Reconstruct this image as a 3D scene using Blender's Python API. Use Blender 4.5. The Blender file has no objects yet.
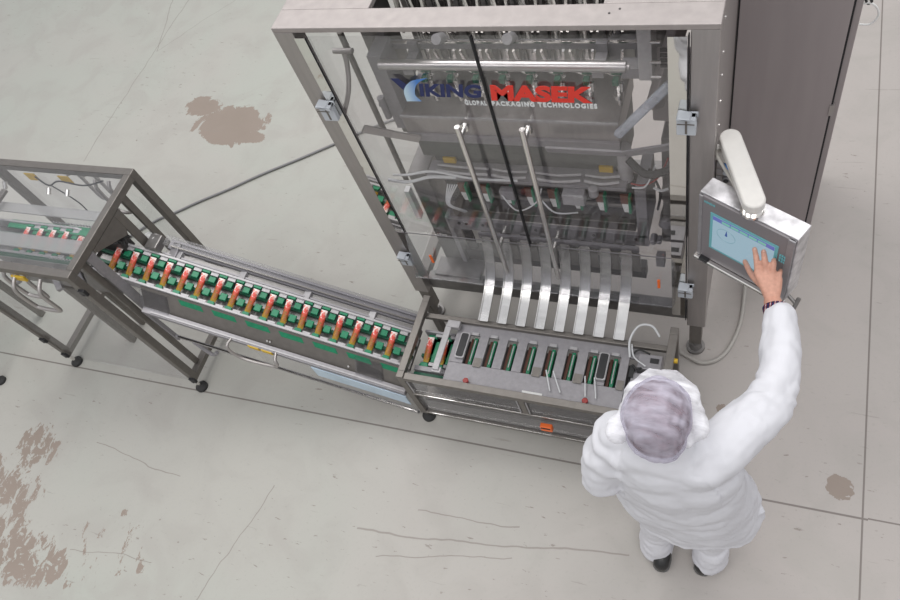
import bpy, bmesh, math, random
from mathutils import Vector, Matrix, noise
random.seed(4)
S = bpy.context.scene
COL = S.collection
pi = math.pi

# ------------------------------------------------------------------ materials
def new_mat(name):
    m = bpy.data.materials.new(name); m.use_nodes = True
    nt = m.node_tree
    return m, nt, nt.nodes.get('Principled BSDF')

def simple(name, col, rough=.5, metal=0., bump=0., scale=40., var=0., spec=.5, emit=0., coat=0., stretch=(1, 1, 1)):
    m, nt, b = new_mat(name)
    b.inputs['Base Color'].default_value = (*col, 1)
    b.inputs['Roughness'].default_value = rough
    b.inputs['Metallic'].default_value = metal
    b.inputs['Specular IOR Level'].default_value = spec
    if coat: b.inputs['Coat Weight'].default_value = coat
    if emit:
        b.inputs['Emission Color'].default_value = (*col, 1); b.inputs['Emission Strength'].default_value = emit
    if bump or var:
        tc = nt.nodes.new('ShaderNodeTexCoord'); mp = nt.nodes.new('ShaderNodeMapping')
        mp.inputs['Scale'].default_value = stretch
        nz = nt.nodes.new('ShaderNodeTexNoise'); nz.inputs['Scale'].default_value = scale; nz.inputs['Detail'].default_value = 5
        nt.links.new(tc.outputs['Object'], mp.inputs['Vector']); nt.links.new(mp.outputs[0], nz.inputs['Vector'])
        if bump:
            bp = nt.nodes.new('ShaderNodeBump'); bp.inputs['Strength'].default_value = bump; bp.inputs['Distance'].default_value = .004
            nt.links.new(nz.outputs['Fac'], bp.inputs['Height']); nt.links.new(bp.outputs[0], b.inputs['Normal'])
        if var:
            cr = nt.nodes.new('ShaderNodeValToRGB')
            cr.color_ramp.elements[0].position = .3; cr.color_ramp.elements[1].position = .7
            cr.color_ramp.elements[0].color = (*[c * (1 - var) for c in col], 1)
            cr.color_ramp.elements[1].color = (*[min(1, c * (1 + var)) for c in col], 1)
            nt.links.new(nz.outputs['Fac'], cr.inputs['Fac']); nt.links.new(cr.outputs[0], b.inputs['Base Color'])
    return m

def see_through(name, tint, gloss=.08, rough=.02, fog=0., fogcol=(.8, .8, .8), wrinkle=0., edge=.7):
    m = bpy.data.materials.new(name); m.use_nodes = True; nt = m.node_tree; nt.nodes.clear()
    out = nt.nodes.new('ShaderNodeOutputMaterial')
    tr = nt.nodes.new('ShaderNodeBsdfTransparent'); tr.inputs[0].default_value = (*tint, 1)
    gl = nt.nodes.new('ShaderNodeBsdfGlossy'); gl.inputs['Roughness'].default_value = rough; gl.inputs[0].default_value = (.9, .9, .9, 1)
    lw = nt.nodes.new('ShaderNodeFresnel'); lw.inputs['IOR'].default_value = 1.45
    ml = nt.nodes.new('ShaderNodeMath'); ml.operation = 'MULTIPLY_ADD'; ml.inputs[1].default_value = edge; ml.inputs[2].default_value = gloss
    ml.use_clamp = True
    nt.links.new(lw.outputs[0], ml.inputs[0])
    mix = nt.nodes.new('ShaderNodeMixShader')
    nt.links.new(ml.outputs[0], mix.inputs[0]); nt.links.new(tr.outputs[0], mix.inputs[1]); nt.links.new(gl.outputs[0], mix.inputs[2])
    last = mix
    if fog:
        df = nt.nodes.new('ShaderNodeBsdfDiffuse'); df.inputs[0].default_value = (*fogcol, 1)
        m2 = nt.nodes.new('ShaderNodeMixShader'); m2.inputs[0].default_value = fog
        nt.links.new(mix.outputs[0], m2.inputs[1]); nt.links.new(df.outputs[0], m2.inputs[2]); last = m2
        if wrinkle:
            tc = nt.nodes.new('ShaderNodeTexCoord'); nz = nt.nodes.new('ShaderNodeTexNoise')
            nz.inputs['Scale'].default_value = 9; nz.inputs['Detail'].default_value = 6; nz.inputs['Distortion'].default_value = .3
            mpn = nt.nodes.new('ShaderNodeMapping'); mpn.inputs['Rotation'].default_value = (.3, .2, .5); mpn.inputs['Scale'].default_value = (1, 3.5, 1.5)
            nt.links.new(tc.outputs['Object'], mpn.inputs[0]); nt.links.new(mpn.outputs[0], nz.inputs['Vector'])
            mr = nt.nodes.new('ShaderNodeMapRange'); mr.inputs[1].default_value = .35; mr.inputs[2].default_value = .7
            mr.inputs[3].default_value = fog * .6; mr.inputs[4].default_value = min(1, fog * 1.7)
            nt.links.new(nz.outputs['Fac'], mr.inputs[0]); nt.links.new(mr.outputs[0], m2.inputs[0])
            bp = nt.nodes.new('ShaderNodeBump'); bp.inputs['Strength'].default_value = wrinkle; bp.inputs['Distance'].default_value = .01
            nt.links.new(nz.outputs['Fac'], bp.inputs['Height']); nt.links.new(bp.outputs[0], df.inputs['Normal'])
    nt.links.new(last.outputs[0], out.inputs[0])
    return m

M = {}
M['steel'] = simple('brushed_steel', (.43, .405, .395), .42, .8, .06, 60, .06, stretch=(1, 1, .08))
M['steel_top'] = simple('brushed_steel_plate', (.40, .365, .355), .55, .55, .06, 25, .07)
M['steel_dark'] = simple('dull_dark_steel', (.25, .24, .235), .42, .75, .05, 30, .10)
M['steel_frame'] = simple('frame_steel', (.21, .195, .18), .48, .75, .04, 30, .07)
M['bright'] = simple('polished_steel', (.80, .78, .76), .16, 1., 0)
M['mirror'] = simple('mirror_polished_steel', (.78, .77, .74), .03, 1.)
M['alu'] = simple('light_grey_aluminium', (.30, .29, .305), .5, .45, .03, 50, .08)
M['alu_light'] = simple('pale_aluminium', (.42, .41, .42), .48, .3, .03, 50, .08)
M['chute'] = simple('chute_sheet_steel', (.62, .61, .60), .22, 1., .35, 9, .16, stretch=(.3, 1, 3))
M['roller'] = simple('ground_steel_roller', (.56, .54, .54), .30, .9, .02, 40, .05, stretch=(.1, 1, 1))
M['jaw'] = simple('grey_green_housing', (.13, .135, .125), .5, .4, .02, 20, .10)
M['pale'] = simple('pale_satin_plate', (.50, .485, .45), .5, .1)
M['cover_grey'] = simple('matt_grey_cover', (.26, .25, .265), .65, .1)
M['cabinet'] = simple('cabinet_steel', (.40, .36, .365), .55, .55, .01, 6, .035, stretch=(3, 1, .3))
M['black'] = simple('black_plastic', (.02, .02, .022), .45)
M['seam'] = simple('black_rubber_seal', (.012, .012, .014), .6)
M['rubber'] = simple('black_rubber', (.03, .03, .03), .7, 0, .1, 60)
M['dark_gap'] = simple('dark_grey_polymer', (.06, .055, .055), .5)
M['green'] = simple('green_plastic', (.008, .20, .095), .42, 0, .03, 50, .15)
M['green_dark'] = simple('dark_green_plastic', (.01, .10, .055), .5, 0, .03, 50, .15)
M['yellow'] = simple('yellow_plastic', (.62, .40, .03), .5)
M['orange'] = simple('orange_plastic', (.85, .16, .03), .45)
M['red'] = simple('red_plastic', (.30, .02, .015), .35)
M['blue'] = simple('blue_button', (.08, .28, .72), .3)
M['white'] = simple('white_plastic', (.75, .75, .74), .4)
M['hinge'] = simple('grey_hinge_plastic', (.50, .53, .57), .4)
M['cable'] = simple('grey_cable_rubber', (.19, .19, .195), .5)
M['cable_light'] = simple('pale_grey_cable', (.42, .40, .37), .5)
M['hose'] = simple('milky_hose', (.62, .63, .64), .25)
M['arm'] = simple('ivory_painted_metal', (.68, .66, .63), .35, 0, .02, 30, .03)
M['panel_top'] = simple('scuffed_steel', (.62, .61, .63), .34, .7, .2, 22, .30)
M['bezel'] = simple('grey_bezel', (.20, .185, .195), .4)
M['film_blue'] = simple('pale_blue_film', (.55, .68, .80), .15, .2, .1, 8, .1)
M['glass'] = see_through('tinted_glass', (.965, .96, .965), .002, .03, .006, (.5, .5, .52), edge=.17)
M['poly'] = see_through('clear_polycarbonate', (.975, .975, .98), .002, .05, .008, (.6, .6, .62), edge=.15)
M['poly_fog'] = see_through('milky_polycarbonate', (.85, .85, .86), .05, .1, .40, (.45, .45, .44), edge=.3)
M['poly_side'] = see_through('clear_acrylic_cover', (.94, .94, .95), .01, .18, .04, (.45, .45, .48), edge=.25)
M['net'] = see_through('translucent_nonwoven', (.96, .95, 1.), .0, .5, .42, (.66, .63, .74), .8, edge=0)
M['net_white'] = see_through('white_nonwoven', (1, 1, 1), .0, .5, .62, (.90, .90, .94), .6, edge=0)
M['film'] = see_through('clear_film_tube', (.85, .87, .92), .12, .08, .35, (.65, .70, .78), .8, edge=.5)
M['coat'] = simple('white_cotton', (.66, .662, .70), .85, 0, .12, 30, .015, spec=.2)
M['trouser'] = simple('white_cotton_twill', (.67, .67, .71), .85, 0, .12, 60, .015, spec=.2)
M['skin'] = simple('skin', (.58, .31, .23), .5, 0, .12, 70, .10, spec=.4)
M['hair'] = simple('greying_brown_hair', (.20, .125, .13), .7, 0, .5, 30, .5, stretch=(1, 4, 1))
M['shoe'] = simple('black_leather', (.02, .02, .02), .35, 0, .05, 60)
M['sole'] = simple('grey_shoe_sole', (.14, .14, .14), .7)
M['navy'] = simple('navy_letter_vinyl', (.012, .02, .10), .4)
M['logored'] = simple('red_letter_vinyl', (.72, .035, .02), .4)
M['letterwhite'] = simple('white_letter_vinyl', (.68, .70, .70), .5)
M['nail'] = simple('fingernail', (.70, .45, .38), .3)

def swoosh_mat():
    m, nt, b = new_mat('blue_fade_vinyl')
    tc = nt.nodes.new('ShaderNodeTexCoord'); sp = nt.nodes.new('ShaderNodeSeparateXYZ'); cr = nt.nodes.new('ShaderNodeValToRGB')
    nt.links.new(tc.outputs['Generated'], sp.inputs[0]); nt.links.new(sp.outputs['X'], cr.inputs[0])
    cr.color_ramp.elements[0].position = .1; cr.color_ramp.elements[0].color = (.50, .66, .78, 1)
    cr.color_ramp.elements[1].position = .6; cr.color_ramp.elements[1].color = (.06, .20, .55, 1)
    nt.links.new(cr.outputs[0], b.inputs['Base Color']); return m
M['swoosh'] = swoosh_mat()

def plaid_mat():
    m, nt, b = new_mat('plaid_flannel')
    tc = nt.nodes.new('ShaderNodeTexCoord'); w1 = nt.nodes.new('ShaderNodeTexWave'); w2 = nt.nodes.new('ShaderNodeTexWave')
    w1.inputs['Scale'].default_value = 22; w2.inputs['Scale'].default_value = 26; w2.bands_direction = 'Y'
    nt.links.new(tc.outputs['Object'], w1.inputs[0]); nt.links.new(tc.outputs['Object'], w2.inputs[0])
    c1 = nt.nodes.new('ShaderNodeValToRGB'); c1.color_ramp.interpolation = 'CONSTANT'
    c1.color_ramp.elements[0].color = (.015, .02, .08, 1); c1.color_ramp.elements[1].color = (.30, .02, .04, 1); c1.color_ramp.elements[1].position = .5
    e = c1.color_ramp.elements.new(.92); e.color = (.5, .5, .5, 1)
    nt.links.new(w1.outputs['Fac'], c1.inputs[0])
    mx = nt.nodes.new('ShaderNodeMix'); mx.data_type = 'RGBA'; mx.blend_type = 'MULTIPLY'; mx.inputs[0].default_value = .6
    nt.links.new(c1.outputs[0], mx.inputs[6]); nt.links.new(w2.outputs['Color'], mx.inputs[7])
    nt.links.new(mx.outputs[2], b.inputs['Base Color']); b.inputs['Roughness'].default_value = .9
    return m
M['plaid'] = plaid_mat()

def packet_mat():
    m, nt, b = new_mat('printed_stick_pack_film')
    tc = nt.nodes.new('ShaderNodeTexCoord'); sp = nt.nodes.new('ShaderNodeSeparateXYZ')
    nt.links.new(tc.outputs['Generated'], sp.inputs[0])
    nz = nt.nodes.new('ShaderNodeTexNoise'); nz.inputs['Scale'].default_value = 75; nz.inputs['Detail'].default_value = 4
    nt.links.new(tc.outputs['Object'], nz.inputs['Vector'])
    ad = nt.nodes.new('ShaderNodeMath'); ad.operation = 'MULTIPLY_ADD'; ad.inputs[1].default_value = 1.1
    nt.links.new(nz.outputs['Fac'], ad.inputs[0]); 
    sb = nt.nodes.new('ShaderNodeMath'); sb.operation = 'SUBTRACT'; sb.inputs[1].default_value = .55
    nt.links.new(sp.outputs['Y'], sb.inputs[0]); nt.links.new(sb.outputs[0], ad.inputs[2])
    cr = nt.nodes.new('ShaderNodeValToRGB'); E_ = cr.color_ramp.elements
    E_[0].position = .0; E_[0].color = (.42, .30, .03, 1)
    E_[1].position = 1.; E_[1].color = (.80, .74, .70, 1)
    for p, c in ((.18, (.38, .16, .02, 1)), (.4, (.26, .10, .02, 1)), (.52, (.52, .09, .04, 1)), (.66, (.62, .05, .04, 1)), (.80, (.70, .16, .12, 1)), (.9, (.80, .70, .66, 1))):
        e = E_.new(p); e.color = c
    nt.links.new(ad.outputs[0], cr.inputs[0]); nt.links.new(cr.outputs[0], b.inputs['Base Color'])
    b.inputs['Roughness'].default_value = .4
    return m
M['packet'] = packet_mat()

def screen_mat(name, col, s):
    m, nt, b = new_mat(name)
    b.inputs['Base Color'].default_value = (.02, .02, .02, 1); b.inputs['Roughness'].default_value = .2
    b.inputs['Emission Color'].default_value = (*col, 1); b.inputs['Emission Strength'].default_value = s
    return m
M['scr'] = screen_mat('lit_screen', (.36, .52, .62), .8)
M['scr_b'] = screen_mat('lit_screen_title_bar', (.13, .16, .50), .8)
M['scr_g'] = screen_mat('lit_screen_tabs', (.20, .52, .42), .8)
M['scr_rim'] = simple('teal_bezel_line', (.16, .46, .50), .4)
M['scr_l'] = screen_mat('lit_screen_dial', (.26, .42, .50), .8)
M['scr_n'] = screen_mat('lit_screen_needle', (.02, .07, .30), .8)

# ------------------------------------------------------------------ floor material (joints, stains and cracks with their own shapes)
def floor_mat():
    m, nt, b = new_mat('worn_painted_concrete')
    N = nt.nodes.new; L = nt.links.new
    tc = N('ShaderNodeTexCoord')
    def noise_n(scale, detail=6, dist=0., rough=.55, vec=None):
        n = N('ShaderNodeTexNoise'); n.inputs['Scale'].default_value = scale; n.inputs['Detail'].default_value = detail
        n.inputs['Distortion'].default_value = dist; n.inputs['Roughness'].default_value = rough
        L(vec or tc.outputs['Object'], n.inputs['Vector']); return n.outputs['Fac']
    def math_(op, a, b_=None, c=None, clamp=False):
        n = N('ShaderNodeMath'); n.operation = op; n.use_clamp = clamp
        for i, v in enumerate((a, b_, c)):
            if v is None: continue
            if isinstance(v, (int, float)): n.inputs[i].default_value = v
            else: L(v, n.inputs[i])
        return n.outputs[0]
    def mrange(v, a, b_, c=0., d=1.):
        n = N('ShaderNodeMapRange'); n.interpolation_type = 'SMOOTHSTEP'
        n.inputs[1].default_value = a; n.inputs[2].default_value = b_; n.inputs[3].default_value = c; n.inputs[4].default_value = d
        L(v, n.inputs[0]); return n.outputs[0]
    def mixc(f, c1, c2):
        n = N('ShaderNodeMix'); n.data_type = 'RGBA'
        if isinstance(f, (int, float)): n.inputs[0].default_value = f
        else: L(f, n.inputs[0])
        for i, c in ((6, c1), (7, c2)):
            if isinstance(c, tuple): n.inputs[i].default_value = (*c, 1)
            else: L(c, n.inputs[i])
        return n.outputs[2]
    sep = N('ShaderNodeSeparateXYZ'); L(tc.outputs['Object'], sep.inputs[0]); X, Y = sep.outputs['X'], sep.outputs['Y']
    wob = noise_n(6, 4); wob = math_('MULTIPLY_ADD', wob, .012, -.006)
    wob2 = math_('MULTIPLY_ADD', noise_n(2.2, 3), .10, -.05); big = noise_n(.55, 4, .6); mid = noise_n(3.2, 8, .8); fine = noise_n(60, 6)
    c = mixc(mrange(big, .35, .65), (.400, .412, .372), (.415, .405, .372))
    c = mixc(math_('MULTIPLY', mrange(math_('ADD', math_('ADD', X, math_('MULTIPLY', Y, .45)), math_('MULTIPLY', big, 1.4)), -1.4, 1.5), .75), c, (.430, .385, .368))
    c = mixc(math_('MULTIPLY', mrange(mid, .42, .7), .45), c, (.355, .335, .31))
    c = mixc(math_('MULTIPLY', mrange(fine, .55, .8), .35), c, (.30, .285, .265))
    # worn patches (blob centre, radii, threshold)
    speck = noise_n(8, 8, 1.0, .72); brk = noise_n(17, 6, .5, .65)
    mps = N('ShaderNodeMapping'); mps.inputs['Rotation'].default_value = (0, 0, .65); mps.inputs['Scale'].default_value = (1.6, .75, 1); L(tc.outputs['Object'], mps.inputs[0])
    streak = noise_n(7.5, 9, .4, .70, mps.outputs[0]); blot = noise_n(4.6, 9, 1.1, .72)
    def patch(cx, cy, rx, ry, thr, src):
        dx = math_('DIVIDE', math_('SUBTRACT', X, cx), rx); dy = math_('DIVIDE', math_('SUBTRACT', Y, cy), ry)
        r2 = math_('ADD', math_('MULTIPLY', dx, dx), math_('MULTIPLY', dy, dy))
        fall = mrange(r2, 0., 1., .30, -.35)
        return mrange(math_('ADD', src, fall), thr, thr + .015)
    pats = [patch(-3.95, 3.37, .55, .34, .60, blot), patch(-4.33, 3.56, .34, .18, .62, blot), patch(-3.75, 3.25, .30, .10, .60, speck),
            patch(-4.25, .22, .80, .50, .72, streak), patch(-3.75, -.03, .70, .28, .70, streak), patch(-3.2, .15, .8, .5, .86, streak), patch(-4.1, .60, .45, .30, .76, streak),
            patch(.53, 1.33, .10, .10, .62, speck), patch(-.03, 1.63, .05, .05, .70, speck), patch(.05, 1.60, .045, .045, .66, speck), patch(.10, 1.52, .04, .04, .70, speck)]
    msk = pats[0]
    for p_ in pats[1:]: msk = math_('MAXIMUM', msk, p_)
    msk = math_('MULTIPLY', msk, mrange(math_('ADD', brk, mrange(Y, 1.5, 2.5, 0., .12)), .40, .43))
    c = mixc(math_('MULTIPLY', msk, .92), c, mixc(mid, (.235, .185, .15), (.29, .235, .20)))
    # scattered chips and scuffs
    mp = N('ShaderNodeMapping'); mp.inputs['Rotation'].default_value = (0, 0, .5); mp.inputs['Scale'].default_value = (1., 3.2, 1); L(tc.outputs['Object'], mp.inputs[0])
    chips = mrange(noise_n(13, 5, .4, .64, mp.outputs[0]), .655, .67)
    region = mrange(noise_n(.9, 2), .42, .55)
    c = mixc(math_('MULTIPLY', math_('MULTIPLY', chips, region), .75), c, (.22, .19, .165))
    mp2 = N('ShaderNodeMapping'); mp2.inputs['Rotation'].default_value = (0, 0, -.35); mp2.inputs['Scale'].default_value = (.6, 9, 1); L(tc.outputs['Object'], mp2.inputs[0])
    scr = mrange(noise_n(3.5, 4, 0, .55, mp2.outputs[0]), .695, .71)
    c = mixc(math_('MULTIPLY', scr, .4), c, (.25, .225, .20))
    # joints and cracks as line segments
    def seg(x0, y0, x1, y1, w, wobv=True):
        ln = math.hypot(x1 - x0, y1 - y0); ux, uy = (x1 - x0) / ln, (y1 - y0) / ln
        s_ = math_('ADD', math_('MULTIPLY', math_('SUBTRACT', X, x0), ux), math_('MULTIPLY', math_('SUBTRACT', Y, y0), uy))
        d = math_('ADD', math_('MULTIPLY', math_('SUBTRACT', X, x0), -uy), math_('MULTIPLY', math_('SUBTRACT', Y, y0), ux))
        if wobv: d = math_('ADD', d, math_('ADD', wob, wob2))
        d = math_('ABSOLUTE', d)
        inl = math_('MULTIPLY', math_('GREATER_THAN', s_, 0.), math_('LESS_THAN', s_, ln))
        return math_('MULTIPLY', mrange(d, w * .5, w, 1., 0.), inl)
    J = [seg(-9, 1.13, .65, 1.205, .0065, False), seg(.64, -6, .615, 9, .0055, False), seg(.65, 1.21, 6, 1.27, .005, False)]
    K = [seg(-5.19, 6.2, -5.21, 2.9, .005), seg(-5.19, 4.2, -5.6, 5.6, .005), seg(-2.32, .72, -2.52, .04, .004), seg(-5.19, 4.2, -4.3, 5.3, .003),
         seg(-1.75, .60, -.35, .80, .006), seg(-1.6, .50, -.9, .66, .004), seg(-1.45, .78, -.9, .82, .004), seg(-3.65, .72, -2.95, .64, .004), seg(-3.45, .1, -2.9, .16, .003)]
    j = J[0]
    for q in J[1:]: j = math_('MAXIMUM', j, q)
    k = K[0]
    for q in K[1:]: k = math_('MAXIMUM', k, q)
    c = mixc(math_('MULTIPLY', k, .55), c, (.19, .16, .14))
    c = mixc(math_('MULTIPLY', j, .7), c, (.10, .08, .07))
    L(c, b.inputs['Base Color'])
    b.inputs['Roughness'].default_value = .55
    bp = N('ShaderNodeBump'); bp.inputs['Strength'].default_value = .15; bp.inputs['Distance'].default_value = .01
    L(math_('SUBTRACT', mid, math_('MULTIPLY', j, 1.)), bp.inputs['Height']); L(bp.outputs[0], b.inputs['Normal'])
    return m
M['floor'] = floor_mat()

# ------------------------------------------------------------------ mesh helpers
class MB:
    """collects shapes in world coordinates (optionally through a matrix) and links them as ONE mesh object"""
    def __init__(self, mat=None): self.bm = bmesh.new(); self.T = mat or Matrix.Identity(4)
    def _v(self, p): return self.bm.verts.new(self.T @ Vector(p))
    def box(self, x0, x1, y0, y1, z0, z1):
        v = [self._v((x, y, z)) for x in (x0, x1) for y in (y0, y1) for z in (z0, z1)]
        for f in ((0, 1, 3, 2), (4, 6, 7, 5), (0, 4, 5, 1), (2, 3, 7, 6), (0, 2, 6, 4), (1, 5, 7, 3)):
            self.bm.faces.new([v[i] for i in f])
        return self
    def bar(self, p, q, w, h, up=(0, 0, 1)):
        p, q = Vector(p), Vector(q); d = (q - p).normalized(); s = d.cross(Vector(up))
        if s.length < 1e-4: s = d.cross(Vector((0, 1, 0)))
        s.normalize(); u = s.cross(d).normalized(); s *= w / 2; u *= h / 2
        v = [self._v(c + a * s + b * u) for c in (p, q) for a, b in ((-1, -1), (1, -1), (1, 1), (-1, 1))]
        for f in ((3, 2, 1, 0), (4, 5, 6, 7), (0, 1, 5, 4), (1, 2, 6, 5), (2, 3, 7, 6), (3, 0, 4, 7)):
            self.bm.faces.new([v[i] for i in f])
        return self
    def rings(self, rings, cap=True, closed=False):
        vs = [[self._v(p) for p in r] for r in rings]; n = len(vs[0])
        for a, b in zip(vs, vs[1:] + (vs[:1] if closed else [])):
            for i in range(n): self.bm.faces.new((a[i], a[(i + 1) % n], b[(i + 1) % n], b[i]))
        if cap and not closed: self.bm.faces.new(vs[0][::-1]); self.bm.faces.new(vs[-1])
        return self
    def tube(self, pts, r, seg=10, smooth_n=0, closed=False, flat=1.):
        pts = [Vector(p) for p in pts]
        if smooth_n: pts = catmull(pts, smooth_n, closed)
        rs = r if isinstance(r, (list, tuple)) else [r] * len(pts)
        if len(rs) != len(pts):
            rs = [rs[0] + (rs[-1] - rs[0]) * i / (len(pts) - 1) for i in range(len(pts))]
        n = len(pts); R_ = []; ref = None
        for i, p in enumerate(pts):
            if closed: d = pts[(i + 1) % n] - pts[i - 1]
            else: d = pts[min(i + 1, n - 1)] - pts[max(i - 1, 0)]
            d.normalize()
            if ref is None:
                ref = Vector((0, 0, 1)) if abs(d.z) < .9 else Vector((0, 1, 0))
            s = d.cross(ref).normalized(); u = s.cross(d).normalized(); ref = u
            R_.append([p + s * math.cos(2 * pi * k / seg) * rs[i] + u * math.sin(2 * pi * k / seg) * rs[i] * flat for k in range(seg)])
        return self.rings(R_, True, closed)
    def cyl(self, p, q, r, seg=20, r2=None):
        p, q = Vector(p), Vector(q); d = (q - p).normalized(); ref = Vector((0, 0, 1)) if abs(d.z) < .9 else Vector((0, 1, 0))
        s = d.cross(ref).normalized(); u = s.cross(d)
        return self.rings([[c + s * math.cos(2 * pi * k / seg) * rr + u * math.sin(2 * pi * k / seg) * rr for k in range(seg)] for c, rr in ((p, r), (q, r if r2 is None else r2))])
    def prism(self, poly, axis, a, b):
        def mk(p, t):
            if axis == 'x': return (t, p[0], p[1])
            if axis == 'y': return (p[0], t, p[1])
            return (p[0], p[1], t)
        return self.rings([[mk(p, a) for p in poly], [mk(p, b) for p in poly]])
    def ell(self, c, r, seg=24, rg=14, rot=None):
        c = Vector(c); R_ = rot or Matrix.Identity(3); rings = []
        for i in range(1, rg):
            t = pi * i / rg
            rings.append([c + R_ @ Vector((r[0] * math.sin(t) * math.cos(2 * pi * k / seg), r[1] * math.sin(t) * math.sin(2 * pi * k / seg), r[2] * math.cos(t))) for k in range(seg)])
        return self.rings(rings)
    def build(self, name, mat, parent=None, smooth=False, bevel=0., loc=None, post=None):
        bm = self.bm; bmesh.ops.recalc_face_normals(bm, faces=bm.faces)
        off = Vector(loc) if loc is not None else (world_loc(parent) if parent else Vector((0, 0, 0)))
        bmesh.ops.translate(bm, verts=bm.verts, vec=-off)
        me = bpy.data.meshes.new(name); bm.to_mesh(me); bm.free()
        if isinstance(mat, str): mat = M[mat]
        me.materials.append(mat)
        if smooth:
            for p in me.polygons: p.use_smooth = True
            me.set_sharp_from_angle(angle=math.radians(smooth if smooth is not True else 40))
        o = bpy.data.objects.new(name, me); COL.objects.link(o)
        if parent: o.parent = parent; o.location = (0, 0, 0) if loc is None else off - world_loc(parent)
        elif loc is not None: o.location = off
        if bevel:
            md = o.modifiers.new('bevel', 'BEVEL'); md.width = bevel; md.segments = 2; md.limit_method = 'ANGLE'; md.angle_limit = math.radians(50)
        return o

def world_loc(o):
    v = Vector(o.location)
    while o.parent: o = o.parent; v += Vector(o.location)
    return v

def catmull(P, n, closed=False):
    out = []; m = len(P); rng = range(m if closed else m - 1)
    for i in rng:
        if closed: a, b, c, d = P[i - 1], P[i], P[(i + 1) % m], P[(i + 2) % m]
        else: a, b, c, d = P[max(i - 1, 0)], P[i], P[i + 1], P[min(i + 2, m - 1)]
        for k in range(n):
            t = k / n
            out.append(.5 * ((2 * b) + (c - a) * t + (2 * a - 5 * b + 4 * c - d) * t * t + (3 * b - a - 3 * c + d) * t ** 3))
    if not closed: out.append(P[-1])
    return out

def tag(o, label=None, cat=None, group=None, kind=None):
    if label: o['label'] = label
    if cat: o['category'] = cat
    if group: o['group'] = group
    if kind: o['kind'] = kind
    return o

def thing(name, loc, label, cat, group=None):
    o = bpy.data.objects.new(name, None); o.empty_display_size = .05; COL.objects.link(o); o.location = loc
    return tag(o, label, cat, group)

def text_mesh(name, body, size, mat, parent, org, ux, uz, depth=.001, offset=0., shear=0., fitw=None, spacing=1.):
    """lettering lying in the plane spanned by ux (reading direction) and uz (up), as mesh"""
    cu = bpy.data.curves.new(name, 'FONT'); cu.body = body; cu.size = size; cu.extrude = depth; cu.offset = offset; cu.shear = shear; cu.space_character = spacing
    t = bpy.data.objects.new(name, cu); COL.objects.link(t)
    bpy.context.view_layer.update()
    me = bpy.data.meshes.new_from_object(t.evaluated_get(bpy.context.evaluated_depsgraph_get()))
    bpy.data.objects.remove(t)
    ux, uz = Vector(ux).normalized(), Vector(uz).normalized(); nz = ux.cross(uz)
    xs = [v.co.x for v in me.vertices]; x0, x1 = min(xs), max(xs); k = (fitw / (x1 - x0)) if fitw else 1.
    off = world_loc(parent)
    for v in me.vertices:
        c = v.co.copy(); v.co = Vector(org) + ux * (c.x - x0) * k + uz * c.y + nz * c.z - off
    me.materials.clear(); me.materials.append(M[mat])
    o = bpy.data.objects.new(name, me); COL.objects.link(o); o.parent = parent
    return o

# ------------------------------------------------------------------ setting
tag(MB().box(-14, 10, -8, 14, -.2, 0).build('floor', 'floor'), kind='structure')

# ------------------------------------------------------------------ big machine
PM = thing('packaging_machine', (-.955, 2.40, 0), 'large stainless steel vertical packaging machine with glass doors and a blue and red company name', 'packaging machine')
XL, XR, YF, YB, ZT = -1.755, -.155, 1.925, 2.93, 2.17
b = MB(); b.box(XL, XR, YF, 2.028, ZT - .022, ZT); b.box(XL, -1.381, 2.028, YB, ZT - .022, ZT); b.box(-.528, XR, 2.028, YB, ZT - .022, ZT); b.box(-1.381, -.528, 2.84, YB, ZT - .022, ZT)
tp = b.build('top_plate', 'steel_top', PM, bevel=.003)
b = MB()
for x, y in ((-.47, 2.0), (-.50, 1.98), (-.495, 2.05), (-.49, 2.12)): b.cyl((x, y, ZT), (x, y, ZT + .0015), .004, 10)
b.build('bolt_hole', 'dark_gap', tp)
for x0, x1 in ((XL, XL + .085), (XR - .088, XR)):
    MB().box(x0, x1, YF, YF + .07, .29, ZT - .022).build('front_post', 'steel', PM, bevel=.003)
    MB().box(x0, x1, YB - .07, YB, .29, ZT - .022).build('rear_post', 'steel', PM, bevel=.003)
for x in (XL + .045, XR - .046):
    for y in (YF + .035, YB - .035):
        lg = MB().box(x - .03, x + .03, y - .028, y + .028, .09, .29).build('leg', 'steel_frame', PM, bevel=.002)
        b = MB(); b.cyl((x, y, .045), (x, y, .09), .016); b.cyl((x, y, .02), (x, y, .045), .034, 24, .022); b.cyl((x, y, 0), (x, y, .02), .048, 24)
        b.build('levelling_foot', 'steel_dark', lg, smooth=True)
MB().box(XR - .012, XR, YF + .07, 2.64, .36, ZT - .022).build('side_panel', 'steel', PM)
b = MB(); b.box(XL + .002, XL + .06, YF + .07, YB - .07, .29, .35); b.build('base_rail', 'steel_frame', PM, bevel=.002)
b = MB(); b.box(XR - .07, XR - .014, YF + .07, YB - .07, .29, .35); b.build('base_rail', 'steel_frame', PM, bevel=.002)
MB().box(XL + .085, XR - .088, 1.975, 2.03, .27, .37).build('base_rail', 'steel_dark', PM, bevel=.002)
MB().box(XL + .085, XR - .088, YB - .06, YB, .29, .36).build('rear_rail', 'steel_dark', PM)
# screw heads and shiny tape on right side
b = MB()
for z in (2.1, 1.96, 1.86, 1.74, 1.62): b.cyl((XR, 2.04 + .0, z), (XR + .004, 2.04, z), .006, 10)
b.build('screw', 'bright', PM)
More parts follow.
